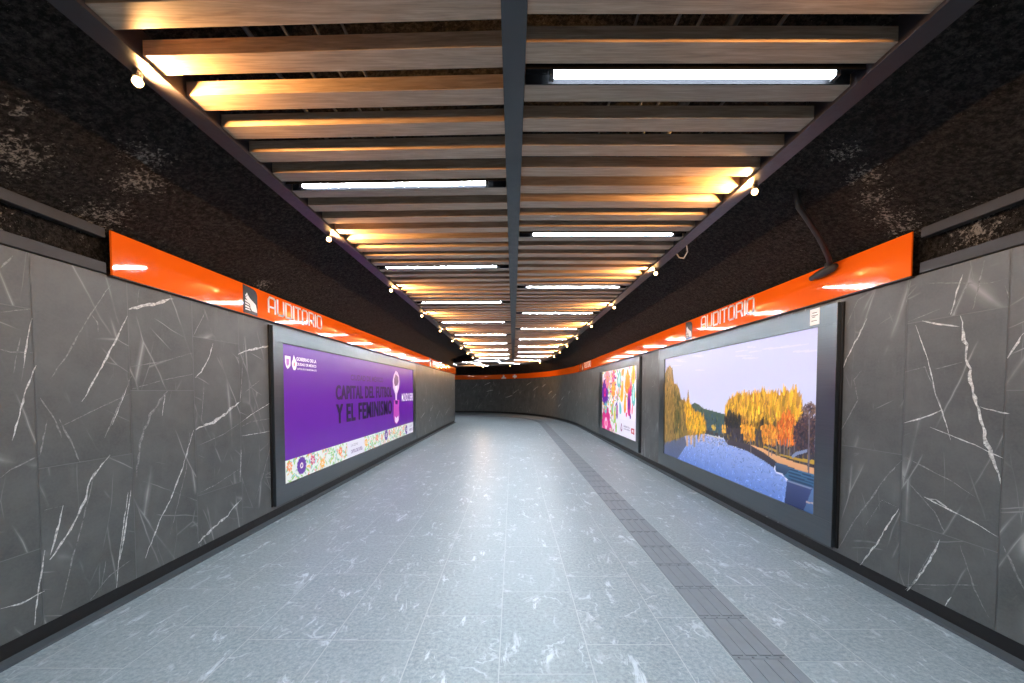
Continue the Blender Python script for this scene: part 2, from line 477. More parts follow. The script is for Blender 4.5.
# vein positions were measured on the photograph and converted to metres on the wall plane
ct, st_ = math.cos(PITCH), math.sin(PITCH)
def on_wall(px, py, X):
    a = (px - 513) / FPX; b = -(py - (391 + FPX * math.tan(PITCH))) / FPX
    d = (a, ct + b * st_, -st_ + b * ct); t = X / d[0]
    return (UY(t * d[1]), EYE + t * d[2])
def VL(pts, wd, mi=2): return ([on_wall(x, y, -2.92) for x, y in pts], wd, mi)
def VR(pts, wd, mi=2): return ([on_wall(x, y, 2.92) for x, y in pts], wd, mi)
left_veins = [
    VL([(129, 309), (149, 305), (173, 299)], .03), VL([(127, 316), (118, 335), (104, 362), (82, 402)], .016),
    VL([(111, 284), (98, 303), (88, 318), (68, 353), (50, 379)], .012, 3), VL([(90, 313), (97, 322), (98, 332)], .014, 3),
    VL([(131, 376), (119, 405), (104, 438)], .018, 3), VL([(128, 385), (112, 425)], .010, 2),
    VL([(32, 318), (27, 340), (23, 368)], .012), VL([(20, 338), (13, 373)], .008, 3), VL([(0, 349), (10, 352), (33, 353)], .010, 3),
    VL([(36, 365), (26, 390), (12, 440)], .016), VL([(40, 398), (55, 420), (62, 438)], .014, 3), VL([(60, 427), (90, 412), (131, 393)], .007, 3),
    VL([(0, 312), (31, 309)], .008, 3), VL([(0, 268), (13, 256)], .010, 3),
    VL([(238, 354), (249, 350), (272, 345)], .028), VL([(196, 429), (214, 422), (226, 413), (239, 402)], .034),
    VL([(198, 543), (214, 527), (228, 515), (241, 499)], .030), VL([(132, 389), (163, 380), (193, 374)], .008, 3),
    VL([(130, 367), (165, 361), (192, 353)], .008, 3), VL([(206, 310), (199, 324), (193, 336)], .012, 3), VL([(139, 289), (137, 305)], .010, 3),
    VL([(213, 343), (209, 357), (201, 372), (195, 378)], .014), VL([(204, 380), (203, 400), (201, 424)], .010, 3),
    VL([(167, 391), (150, 415), (140, 442), (136, 478)], .030, 3), VL([(165, 395), (162, 416)], .012),
    VL([(193, 430), (182, 470), (170, 500), (160, 520), (145, 558)], .018), VL([(190, 430), (186, 470), (170, 535)], .010, 3),
    VL([(241, 422), (224, 434), (197, 446)], .010, 3), VL([(241, 468), (215, 485), (197, 494)], .010, 3), VL([(241, 450), (240, 482)], .014),
    VL([(131, 490), (125, 530), (120, 560)], .014), VL([(131, 560), (110, 575), (90, 600)], .010, 3),
    VL([(0, 609), (20, 604), (44, 591)], .012), VL([(47, 420), (40, 455), (10, 470), (0, 478)], .012, 3),
    VL([(110, 455), (90, 480), (85, 500), (70, 530), (50, 560)], .020), VL([(95, 470), (83, 520), (72, 560), (60, 610)], .012, 3),
    VL([(63, 505), (57, 530), (50, 555)], .016), VL([(44, 510), (62, 506)], .009, 3), VL([(128, 492), (120, 550), (116, 588)], .012),
    VL([(106, 560), (100, 595)], .008, 3), VL([(45, 550), (38, 590), (34, 625)], .011), VL([(60, 420), (72, 445), (80, 462)], .018, 3),
    VL([(272, 402), (255, 412), (241, 422)], .010, 2), VL([(272, 418), (250, 422), (241, 427)], .010, 3), VL([(271, 431), (242, 436)], .010, 2),
    VL([(241, 388), (240, 402)], .010), VL([(244, 337), (243, 360), (240, 400)], .010, 3), VL([(272, 440), (263, 475), (255, 500)], .014, 3),
    VL([(260, 380), (245, 392)], .010, 3), VL([(425, 412), (421, 418)], .03), VL([(433, 405), (430, 412)], .03), VL([(440, 410), (436, 419)], .03), VL([(449, 408), (445, 415)], .03), VL([(431, 416), (429, 422)], .03),
]
right_veins = [
    VR([(961, 316), (963, 328), (966, 345), (966, 360), (970, 368), (973, 392), (979, 415), (984, 432), (991, 455), (1001, 480)], .034),
    VR([(1001, 478), (1001, 484)], .015),
    VR([(867, 318), (861, 331), (847, 358), (838, 382)], .016), VR([(905, 372), (925, 367), (943, 411)], .010, 3),
    VR([(916, 325), (928, 360), (936, 395), (942, 411), (951, 440)], .010), VR([(904, 423), (925, 417), (943, 410)], .012),
    VR([(922, 321), (945, 325), (960, 327)], .012), VR([(962, 362), (948, 366), (935, 369)], .009, 3), VR([(980, 407), (1000, 412), (1010, 414)], .010),
    VR([(930, 427), (955, 437), (975, 445), (1003, 458)], .010), VR([(963, 274), (957, 292), (951, 315)], .012), VR([(985, 260), (980, 280), (973, 310)], .012, 3), VR([(975, 275), (955, 305), (948, 315)], .007, 3),
    VR([(911, 280), (906, 305)], .008, 3), VR([(908, 322), (940, 309)], .008, 3), VR([(925, 283), (990, 283), (1008, 278)], .007, 3),
    VR([(1024, 333), (1018, 342), (1008, 358)], .016), VR([(1005, 285), (1010, 300)], .010, 3), VR([(863, 530), (882, 500), (899, 508)], .001),
    VR([(860, 565), (876, 545), (888, 525), (899, 509)], .016), VR([(902, 460), (885, 478), (870, 500), (855, 520), (838, 550)], .016, 3),
    VR([(902, 475), (920, 495), (935, 512), (945, 533)], .016, 3), VR([(924, 497), (950, 510), (975, 523), (998, 537)], .014), VR([(924, 497), (936, 500), (948, 507)], .018),
    VR([(903, 456), (930, 470), (950, 480), (975, 497)], .010, 3), VR([(931, 552), (922, 568), (912, 585), (905, 590)], .010, 3), VR([(940, 540), (930, 560), (920, 575), (907, 591)], .018),
    VR([(952, 597), (945, 606)], .014), VR([(960, 545), (975, 590), (990, 620)], .012, 3), VR([(900, 584), (940, 585), (978, 585)], .007, 3), VR([(1003, 545), (1024, 590)], .016, 3),
    VR([(846, 327), (858, 300), (870, 292)], .010, 3), VR([(862, 370), (854, 380), (858, 400), (840, 433)], .012, 3),
]
Rend = UY(16)
for (u, z, du, dz, wd) in [(13.6, 1.15, .25, .45, .02), (30.0, 2.05, .5, .22, .05), (29.1, 1.75, .55, .25, .05), (31.5, 1.55, .5, .28, .05), (32.2, 1.2, .55, .15, .06), (28.0, 1.9, .4, .18, .05), (27.0, 1.5, .45, .2, .05),
                           (26.3, 1.3, .45, .2, .04), (24.8, 1.2, .4, .2, .04), (25.4, 0.8, .4, .2, .05), (23.6, 1.5, .3, .2, .04), (34.0, 1.6, .4, .1, .05), (34.2, 2.1, .4, .2, .05), (22.1, 1.0, .25, .25, .035), (21.3, 1.4, .2, .25, .03)]:
    right_veins.append(([(u + du, z - dz * .5), (u + du * .4, z), (u - du * .3, z + dz * .5)], wd, 2))

cycL = {0: (-0.479,), 1: (0.004, -1.46), 2: (0.497, -0.973)}
tiled_wall('wall_left', PL, UY(2.442), lambda k: cycL[k % 3] if k >= 0 else (cycL[2] if k == -1 else cycL[(k + 1) % 3]), left_veins, 3)
cycR = {-1: (0.497, -0.973), 0: (-0.479,), 1: (0.497, -0.973), -2: (0.004,)}
tiled_wall('wall_right', PR, UY(2.985), lambda k: cycR.get(k, cycL[k % 3]), right_veins, 5)

# ------------------------------------------------------------------ floor
xl = [-9.5 + 0]
lanes = [-0.08 + 0.5355 * k for k in range(-17, 3)]           # .. -0.08, 0.455, 0.99
lanes = [-9.5] + [x for x in lanes if x > -9.4] + [1.2955]
rl = [1.6275, 2.05, 2.58, 3.4]
starts = {}
mb = MB(); rs = random.Random(11)
GJ = 0.0028
def lane_tiles(x0, x1, y_ref, tl=0.915):
    y = y_ref - 8 * tl
    while y < 31:
        a, b = max(y, Y0), min(y + tl, 30.5)
        if b > a + 0.02:
            mb.quad([(x0 + GJ, a + GJ, 0), (x1 - GJ, a + GJ, 0), (x1 - GJ, b - GJ, 0), (x0 + GJ, b - GJ, 0)], 0, None, (rs.random(), rs.random(), rs.random()))
        y += tl
refs = {-2: 3.40, -1: 2.76, 0: 2.18, 1: 2.44, 2: 2.74, -3: 2.49}
for a, b in zip(lanes, lanes[1:]):
    k = round((a + 0.08) / 0.5355)
    lane_tiles(a, b, refs.get(k, 2 + rs.random()))
for (a, b), r in zip(zip(rl, rl[1:]), (3.2, 2.6, 2.9)): lane_tiles(a, b, r)
y = Y0
while y < 30.5:
    mb.quad([(1.2955 + GJ, y, 0), (1.6275 - GJ, y, 0), (1.6275 - GJ, y + 1.15, 0), (1.2955 + GJ, y + 1.15, 0)], 0, None, (rs.random(), rs.random(), rs.random())); y += 1.152
mb.quad([(-9.5, Y0, -0.0025), (3.4, Y0, -0.0025), (3.4, 30.5, -0.0025), (-9.5, 30.5, -0.0025)], 1, None, (0.1, 0.1, 0.1))
mb.box(-9.5, 3.4, Y0, 30.5, -0.2, -0.01, 1)
props(mb.obj('floor', [M['floor'], M['grout']]), kind='structure')

# tactile guiding strip following the passage round the bend
tac = [Vector((1.4615, Y0)), Vector((1.4615, 18.3))] + catmull([(1.4615, 18.3), (1.40, 20.2), (1.05, 22.0), (0.2, 23.9), (-1.2, 25.2), (-3.2, 25.8), (-5.5, 25.9)], 0.3)[1:] + [Vector((-9.0, 25.9))]
PT = Path(tac, +1)
mb = MB()
L = PT.d[-1]; u = 0.0; seglen = 0.42
def slab(path, u0, u1, o0, o1, z0, z1, mi=0):
    cs = path.cuts(u0, u1)
    for a, b in zip(cs, cs[1:]):
        p = [path.pt(a, z0, o0), path.pt(a, z0, o1), path.pt(b, z0, o1), path.pt(b, z0, o0), path.pt(a, z1, o0), path.pt(a, z1, o1), path.pt(b, z1, o1), path.pt(b, z1, o0)]
        mb.hexa(p, mi)
while u < L - 0.05:
    e = min(L, u + seglen)
    slab(PT, u + 0.002, e - 0.002, -0.166, 0.166, 0.0005, 0.004)
    for k in range(4):
        o = -0.124 + k * 0.0827
        slab(PT, u + 0.03, e - 0.012, o - 0.033, o + 0.033, 0.004, 0.0085)
        if u < UY(12):
            c = PT.pt(u + 0.014, 0.004, o); mb.lathe([(0.009, 0), (0.007, 0.005)], c, 'z', 8)
    u = e
o = mb.obj('tactile_strip', M['tactile'])
props(o, 'long grey ribbed tactile guiding strip set in the floor right of centre', 'tactile paving')
mb = MB()
for sgn in (-1, 1):
    slab(PT, 0, L, sgn * 0.1685 - 0.0025, sgn * 0.1685 + 0.0025, 0.0002, 0.0032)
ch = mb.obj('strip_border', M['grout'], o); 

# ------------------------------------------------------------------ baseboards (recessed, black) with a grey ledge
def sweep(name, path, prof, mats, u0=0.0, u1=None, mis=None, closed=True, rec=0):
    mb_ = MB(); u1 = path.d[-1] if u1 is None else u1
    cs = path.cuts(u0, u1)
    if rec:
        cc = []
        for a, b in zip(cs, cs[1:]):
            n = max(1, int((b - a) / rec)); cc += [a + (b - a) * i / n for i in range(n)]
        cs = cc + [u1]
    n = len(prof)
    rng = range(n) if closed else range(n - 1)
    for a, b in zip(cs, cs[1:]):
        for i in rng:
            (o0, z0), (o1, z1) = prof[i], prof[(i + 1) % n]
            q = [path.pt(a, z0, o0), path.pt(b, z0, o0), path.pt(b, z1, o1), path.pt(a, z1, o1)]
            mb_.quad(q, mis[i] if mis else 0)
    if closed:
        for uu in (u0, u1): mb_.quad([path.pt(uu, z, o) for o, z in prof], 0)
    return mb_
for nm, P in (('baseboard_left', PL), ('baseboard_right', PR)):
    m_ = sweep(nm, P, [(-0.05, 0.0), (0.045, 0.0), (0.045, 0.018), (-0.02, 0.026), (-0.025, 0.125), (-0.05, 0.125)], None, mis=[0, 1, 1, 0, 0, 0])
    props(m_.obj(nm, [M['kick'], M['ledge']]), kind='structure')

# ------------------------------------------------------------------ rough vault above the tiles
def vault(name, P, prof, mi, seed):
    mb_ = MB(); cs = P.cuts(0, P.d[-1]); cc = []
    for a, b in zip(cs, cs[1:]):
        n = max(1, int(round((b - a) / 0.22))); cc += [a + (b - a) * i / n for i in range(n)]
    cs = cc + [P.d[-1]]
    rs_ = random.Random(seed); base = 0
    for u in cs:
        bl = min(1.0, max(0.0, (u - UY(16.5)) / 2.2)) if P is PL else 0.0
        for j, (o, z) in enumerate(prof):
            o = o * (1 - bl) + ALT[j][0] * bl; z = z * (1 - bl) + ALT[j][1] * bl
            a = 0.0 if j in (0, len(prof) - 1) else 0.012
            mb_.v.append(P.pt(u, z + rs_.uniform(-a, a), o + rs_.uniform(-a, a)))
    n = len(prof)
    for i in range(len(cs) - 1):
        for j in range(n - 1):
            f = (i * n + j, (i + 1) * n + j, (i + 1) * n + j + 1, i * n + j + 1)
            mb_.f.append(f); mb_.mi.append(mi[j]); mb_.uv.append([(0, 0)] * 4); mb_.rnd.append((0, 0, 0)); mb_.colr.append(None)
    o = mb_.obj(name, [M['rough'], M['black']], smooth=True)
    return props(o, kind='structure')
E_ = EYE
prof = [(-0.07, E_ + .80), (-0.07, E_ + .98), (-0.07, E_ + 1.13), (0.02, E_ + 1.185), (0.12, E_ + 1.235), (0.32, E_ + 1.325), (0.55, E_ + 1.425),
        (0.82, E_ + 1.54), (1.12, E_ + 1.68), (1.42, E_ + 1.83), (1.72, E_ + 1.95), (2.12, E_ + 2.08), (2.5, E_ + 2.14), (2.94, E_ + 2.17)]
mi_ = [0] * 13
ALT = [(-.07, E_ + .80), (-.07, E_ + .98), (-.07, E_ + 1.13), (-.06, E_ + 1.25), (-.06, E_ + 1.35), (-.05, E_ + 1.45), (-.05, E_ + 1.55), (-.04, E_ + 1.62), (0.02, E_ + 1.72), (.3, E_ + 1.85), (.8, E_ + 1.95), (1.5, E_ + 2.08), (2.2, E_ + 2.14), (2.94, E_ + 2.17)]
vault('trim_1', PL, prof, mi_, 1).name = 'wall_left_vault'
vault('trim_2', PR, prof, mi_, 2).name = 'wall_right_vault'
mb = MB(); mb.box(-9.5, 3.4, Y0, 30.5, E_ + 2.19, E_ + 2.3)
props(mb.obj('ceiling', M['black']), kind='structure')
mb = MB(); mb.box(-3.1, 3.1, Y0 - 0.1, Y0, 0, E_ + 2.19)
props(mb.obj('wall_back', M['rail']), kind='structure')
mb = MB(); mb.box(-9.1, -9.0, 20.0, 29.6, 0, E_ + 2.19)
props(mb.obj('wall_side_end', M['wall_grout']), kind='structure')

# ------------------------------------------------------------------ canopy
SB = 17.5; RC = 5.0
def cpt(s, x):
    if s <= SB: return Vector((x, s)), 0.0
    th = (s - SB) / RC
    if th <= math.pi / 2:
        return Vector((-RC + (RC + x) * math.cos(th), SB + (RC + x) * math.sin(th))), th
    e = s - SB - RC * math.pi / 2
    return Vector((-RC - e, SB + RC + x)), math.pi / 2
SEND = SB + RC * math.pi / 2 + 3.2
HS = EYE + 1.45
canopy = empty('slatted_canopy', (0, 0, HS))
props(canopy, 'long hanging ceiling canopy of brown wooden slats with a dark centre beam', 'ceiling canopy')
PI = Matrix.Translation((0, 0, -HS))
SK = 0.03      # the left slats run slightly askew
def slat_mesh(nm, x0, x1):
    b = MB(); k = SK if x0 < 0 else 0.0
    b.hexa([(x, y - k * x, z) for z in (0.0, 0.066) for x, y in ((x0, 0), (x1, 0), (x1, 0.108), (x0, 0.108))])
    return b.mesh(nm, [M['wood']])
lm, rm = slat_mesh('slat_left', -1.602, -0.045), slat_mesh('slat_right', 0.055, 1.602)
slots = []
for side, s0 in ((-1, 1.735), (1, 1.7155)):
    k = -24
    while s0 + k * 0.2329 < SEND:
        s = s0 + k * 0.2329
        if s > Y0: slots.append((s, side))
        k += 1
vis = sorted([q for q in slots if q[0] > 1.4])[:100]
proto = None
for s, side in vis:
    if proto is None:
        o = bpy.data.objects.new('slat', lm); proto = o
    else:
        o = proto.copy()
    o.data = lm if side < 0 else rm
    COL.objects.link(o); o.parent = canopy
    p, th = cpt(s, 0.0); o.location = (p.x, p.y, 0.0); o.rotation_euler = (0, 0, th)
    o.modifiers.clear()
mb = MB()
for s, side in slots:
    if (s, side) in vis: continue
    x0, x1 = (-1.602, -0.045) if side < 0 else (0.055, 1.602)
    p, th = cpt(s, 0.0); c_, s_ = math.cos(th), math.sin(th)
    b = []
    for z in (HS, HS + 0.066):
        for (lx, ly) in ((x0, 0), (x1, 0), (x1, 0.108), (x0, 0.108)):
            ly -= SK * lx if side < 0 else 0
            b.append((p.x + lx * c_ - ly * s_, p.y + lx * s_ + ly * c_, z))
    mb.hexa(b)
props(mb.obj('far_slats', M['wood'], canopy), kind='stuff')
cpath_pts = [Vector((0, Y0))] + [cpt(s, 0)[0] for s in np.arange(SB, SB + RC * math.pi / 2 + 0.01, 0.35)] + [cpt(SEND, 0)[0]]
PC = Path(cpath_pts, +1)       # offset +: to the left
Lc = PC.d[-1]
def loft(path, rect, name, mat, parent, u0=0, u1=None):
    o0, o1, z0, z1 = rect
    m_ = sweep(name, path, [(o0, z0), (o1, z0), (o1, z1), (o0, z1)], None, u0, u1)
    return m_.obj(name, mat, parent)
loft(PC, (-0.053, 0.045, EYE + 1.425, EYE + 1.60), 'centre_beam', M['beam'], canopy)
def cchan(sgn):
    m_ = MB()
    for (a, b, z0, z1) in ((1.604, 1.616, 1.442, 1.56), (1.604, 1.712, 1.433, 1.442), (1.700, 1.712, 1.442, 1.56)):
        a_, b_ = (a, b) if sgn > 0 else (-b, -a)
        s2 = sweep('x', PC, [(a_, EYE + z0), (b_, EYE + z0), (b_, EYE + z1), (a_, EYE + z1)], None)
        for f, v_ in ((f, None) for f in s2.f):
            m_.quad([s2.v[i] for i in f], 0)
    return m_
cchan(1).obj('edge_channel', M['channel'], canopy)
cchan(-1).obj('edge_channel', M['channel'], canopy)
# rods that hang the frame from the vault
for s in np.arange(2.3, 17, 2.8):
    for x in (-1.65, 0.0, 1.65):
        m_ = MB(); m_.tube([(x, s, EYE + 1.56), (x, s, EYE + (1.745 if x else 2.16))], 0.006, 6)
        m_.obj('hanger_rod', M['conduit'], canopy)

# conduits in the dark void over the slats
cond = [(0.60, .012), (0.80, .014), (0.91, .014), (1.07, .05), (1.31, .016), (-0.84, .012), (-0.98, .012), (-1.14, .014), (-1.33, .02)]
for i, (x, r) in enumerate(cond):
    m_ = MB(); m_.tube([(x, Y0 + 0.1, EYE + 1.80), (x, 17.5, EYE + 1.80)], r * 0.6, 10)
    o = m_.obj('conduit', M['conduit'] if r < .04 else M['rail'], smooth=True)
    sd = 'right' if x > 0 else 'left'
    props(o, {0: 'thin grey conduit above the slats, nearest to the centre beam on the right', 1: 'thin grey conduit above the right slats, second from the centre beam', 2: 'thin grey conduit above the right slats, beside the thick pipe',
              3: 'thick dark pipe running above the right slats', 4: 'grey conduit above the right slats, nearest to the right edge channel', 5: 'thin grey conduit above the left slats, nearest to the centre beam', 6: 'thin grey conduit above the left slats, second from the centre beam',
              7: 'thin grey conduit above the left slats, third from the centre beam', 8: 'grey conduit above the left slats, nearest to the left edge channel'}[i], 'conduit', 'conduits above the slats')

# ------------------------------------------------------------------ tube lights
def ordinal(n): return ['first', 'second', 'third', 'fourth', 'fifth', 'sixth', 'seventh', 'eighth', 'ninth', 'tenth', 'eleventh', 'twelfth', 'thirteenth', 'fourteenth', 'fifteenth', 'sixteenth', 'seventeenth'][n]
def skew(m_, side):
    if side < 0: m_.v = [(x, y - SK * x, z) for x, y, z in m_.v]
    m_.v = [(x, y, z - 0.008) for x, y, z in m_.v]
    return m_
def make_tube(side):
    r = empty('tube_light', (0, 0, 0))
    x0, x1 = (-1.582, -0.05) if side < 0 else (0.06, 1.582)
    m_ = MB()
    P_ = [(-.047, 1.449), (-.041, 1.449), (-.041, 1.492), (.041, 1.492), (.041, 1.449), (.047, 1.449), (.047, 1.535), (-.047, 1.535)]
    A = [(x0, y, EYE + z) for y, z in P_]; B = [(x1, y, EYE + z) for y, z in P_]
    for i in range(8): j = (i + 1) % 8; m_.quad([A[i], B[i], B[j], A[j]])
    for E2, fl in ((A, 1), (B, 0)):
        for q in ((0, 1, 2, 7), (2, 3, 6, 7), (3, 4, 5, 6)): m_.quad([E2[k] for k in (q if fl else q[::-1])])
    skew(m_, side).obj('housing', M['housing'], r)
    c0, c1 = (-1.483, -0.192) if side < 0 else (0.187, 1.470)
    m_ = MB(); m_.tube([(c0, 0, EYE + 1.463), (c1, 0, EYE + 1.463)], 0.017, 12)
    skew(m_, side).obj('tube', M['tube'], r, smooth=False)
    for c in (c0 - 0.02, c1):
        m_ = MB(); m_.box(c, c + 0.02, -0.020, 0.020, EYE + 1.444, EYE + 1.491); skew(m_, side).obj('end_cap', M['socket'], r)
    return r
for side, s0 in ((-1, 2.837), (1, 1.889)):
    pr = make_tube(side); k = -3; first = True; nvis = 0
    sn = 'left' if side < 0 else 'right'
    while s0 + k * 1.8632 < SEND - 0.3:
        s = s0 + k * 1.8632
        p, th = cpt(s, 0)
        if first: o = pr; o.location = (p.x, p.y, 0); first = False
        else: o = copy_tree(pr, (p.x, p.y, 0), th)
        if s > SB: o.scale = (1, 0.5, 1)
        if s < 1.4:
            props(o, 'lit white tube light overhead outside the picture, %s of the beam' % sn, 'tube light', 'tube lights between the slats')
        else:
            props(o, 'lit cool white tube light between slats %s of the centre beam, %s from the camera' % (sn, ordinal(nvis)), 'tube light', 'tube lights between the slats'); nvis += 1
        k += 1

# ------------------------------------------------------------------ warm bulbs along the edges
def make_bulb():
    r = empty('warm_bulb_light', (0, 0, 0))     # origin at the channel's lower flange
    m_ = MB(); m_.box(-0.012, 0.012, -0.012, 0.012, -0.012, 0.0); m_.lathe([(0.019, -0.030), (0.019, -0.012), (0.012, -0.008)], (0, 0, 0), 'z', 12)
    m_.obj('socket', M['socket'], r)
    m_ = MB(); m_.lathe([(0.002, -0.068), (0.012, -0.064), (0.019, -0.055), (0.021, -0.046), (0.017, -0.036), (0.011, -0.028)], (0, 0, 0), 'z', 14)
    m_.obj('bulb', M['bulb'], r, smooth=True)
    return r
def add_spot(root, aim):
    ld = SPOTD; lo = bpy.data.objects.new('bulb_beam', ld); COL.objects.link(lo); lo.parent = root
    d = Vector(aim).normalized(); lo.location = Vector((0, 0, -0.055)) + d * 0.03
    lo.rotation_euler = d.to_track_quat('-Z', 'Y').to_euler()
SPOTD = bpy.data.lights.new('bulb_beam', 'SPOT'); SPOTD.energy = SPOT_W; SPOTD.color = (1.0, 0.50, 0.16)
SPOTD.spot_size = math.radians(150); SPOTD.spot_blend = 0.7; SPOTD.shadow_soft_size = 0.02
pb = make_bulb(); first = True
def put_bulb(x, y, label, aim=None):
    global first
    loc = (x, y, EYE + 1.430)
    if first: o = pb; o.location = loc; first = False
    else: o = copy_tree(pb, loc)
    props(o, label, 'light bulb', 'warm bulbs along the canopy edges')
    add_spot(o, aim or (-x * .75 / abs(x), 0.25, 0.62))
for sgn, s0, st, k0 in ((-1, 1.84, 1.86, -2), (1, 2.83, 1.93, -2)):
    n = 0; k = k0; sn = 'left' if sgn < 0 else 'right'
    while s0 + k * st < 17.3:
        s = s0 + k * st
        if s < 1.5: put_bulb(sgn * 1.68, s, 'glowing warm bulb on the %s canopy edge, outside the picture' % sn)
        else: put_bulb(sgn * 1.68, s, 'glowing warm bulb under the %s canopy edge, %s from the camera' % (sn, ordinal(n))); n += 1
        k += 1
for lab, s, x in (('leftmost', SB + RC * 1.06, 1.68), ('middle', SB + RC * 0.76, 1.68), ('rightmost', SB + RC * 0.33, 1.68)):
    p, th = cpt(s, x); put_bulb(p.x, p.y, 'glowing warm bulb on the far curved canopy edge, %s of the three' % lab, (math.cos(th), math.sin(th), -0.1) if lab == 'middle' else (-math.cos(th), -math.sin(th), 0.7))

# white cable loop hanging by the right channel
m_ = MB()
m_.tube([(1.712, 4.25, EYE + 1.45), (1.745, 4.25, EYE + 1.40), (1.75, 4.15, EYE + 1.36), (1.745, 4.05, EYE + 1.39), (1.712, 4.0, EYE + 1.44)], 0.006, 8)
props(m_.obj('cable_loop', M['cable'], smooth=True), 'short pale cable loop sagging from the right canopy edge', 'cable')

# ------------------------------------------------------------------ steel rails on the near walls
def rail(P, z0, z1, label):
    m_ = MB()
    sg = -1 if P is PL else 1
    x0, x1 = sorted((sg * 2.905, sg * 2.965))
    m_.box(x0, x1, Y0 + 0.02, 2.89, EYE + z0, EYE + z1)
    o = m_.obj('steel_rail', M['rail'], bevel=0.003)
    props(o, label, 'steel rail', 'bare rails beside the orange bands')
rail(PL, 1.09, 1.158, 'dark grey steel rail high on the left wall, upper of the two')
rail(PL, 0.84, 0.915, 'dark grey steel rail on top of the left wall tiles, lower of the two')
rail(PR, 1.09, 1.158, 'dark grey steel rail high on the right wall, upper of the two')
rail(PR, 0.84, 0.915, 'dark grey steel rail on top of the right wall tiles, lower of the two')

# ------------------------------------------------------------------ orange sign bands
OB0, OB1 = EYE + 0.835, EYE + 1.152
def band(P, label, u0, name='orange_sign_band'):
    root = empty(name, P.pt(u0, OB0, 0.0))
    props(root, label, 'sign band')
    m_ = sweep('p', P, [(0.022, OB0), (0.032, OB0), (0.034, OB0 + 0.003), (0.034, OB1 - 0.003), (0.032, OB1), (0.022, OB1)], None, u0)
    m_.obj('panel', M['orange'], root)
    m_ = sweep('e', P, [(-0.02, OB0 - 0.010), (0.036, OB0 - 0.010), (0.036, OB0 - 0.0005), (-0.02, OB0 - 0.0005)], None, u0 + 0.002)
    m_.obj('lower_lip', M['sign_edge'], root)
    return root
bandL = band(PL, 'glossy orange sign band along the left wall with white lettering', UY(2.905))
bandR = band(PR, 'glossy orange sign band along the right wall and round the bend', UY(2.935))

# stroke lettering, heights 0..1, widths in the same unit
GL = {
 'A': (.52, [[(0, 0), (0, .82), (.1, 1), (.42, 1), (.52, .9), (.52, 0)], [(0, .36), (.52, .36)]]),
 'U': (.52, [[(0, 1), (0, .1), (.1, 0), (.42, 0), (.52, .1), (.52, 1)]]),
 'D': (.52, [[(0, 0), (0, 1), (.42, 1), (.52, .9), (.52, .1), (.42, 0), (0, 0)]]),
 'I': (.0, [[(0, 0), (0, 1)]]),
 'T': (.46, [[(0, 1), (.46, 1)], [(.23, 1), (.23, 0)]]),
 'O': (.52, [[(.1, 0), (0, .1), (0, .9), (.1, 1), (.42, 1), (.52, .9), (.52, .1), (.42, 0), (.1, 0)]]),
 'R': (.52, [[(0, 0), (0, 1), (.42, 1), (.52, .9), (.52, .5), (.42, .4), (0, .4)], [(.4, .4), (.52, 0)]]),
}
def lettering(P, text, ucen, z0, h, length, root, off=0.034):
    """P.side>0 (right wall): reading direction runs toward the camera"""
    dirn = -1 if P.side > 0 else 1
    cells = []; x = 0
    for c in text:
        w_ = GL[c][0]; cells.append((c, x)); x += w_ + 0.21
    tot = x - 0.21; sx = length / tot
    m_ = MB(); tk = 0.135
    for c, x0 in cells:
        for pl in GL[c][1]:
            for (a, b) in zip(pl, pl[1:]):
                d = math.hypot(b[0] - a[0], b[1] - a[1]); ux, uy = (b[0] - a[0]) / d, (b[1] - a[1]) / d
                e = tk / 2
                a2 = (a[0] - ux * e * .8, a[1] - uy * e * .8); b2 = (b[0] + ux * e * .8, b[1] + uy * e * .8)
                cs = [(a2[0] - uy * e, a2[1] + ux * e), (b2[0] - uy * e, b2[1] + ux * e), (b2[0] + uy * e, b2[1] - ux * e), (a2[0] + uy * e, a2[1] - ux * e)]
                W = []
                for o_ in (off + 0.0002, off + 0.001):
                    for (cx_, cy_) in cs:
                        W.append(P.pt(ucen + dirn * ((x0 + cx_) * sx - length / 2), z0 + cy_ * h, o_))
                m_.hexa(W)
    return m_.obj('lettering', M['white'], root)
def prism(P, poly, ucen, z0, off0, off1, mat, name, root):
    dirn = -1 if P.side > 0 else 1
    m_ = MB(); n = len(poly)
    A = [P.pt(ucen + dirn * x, z0 + y, off0) for x, y in poly]; B = [P.pt(ucen + dirn * x, z0 + y, off1) for x, y in poly]
    m_.quad(B); m_.quad(A[::-1])
    for i in range(n):
        j = (i + 1) % n; m_.quad([A[i], A[j], B[j], B[i]])
    return m_.obj(name, mat, root)
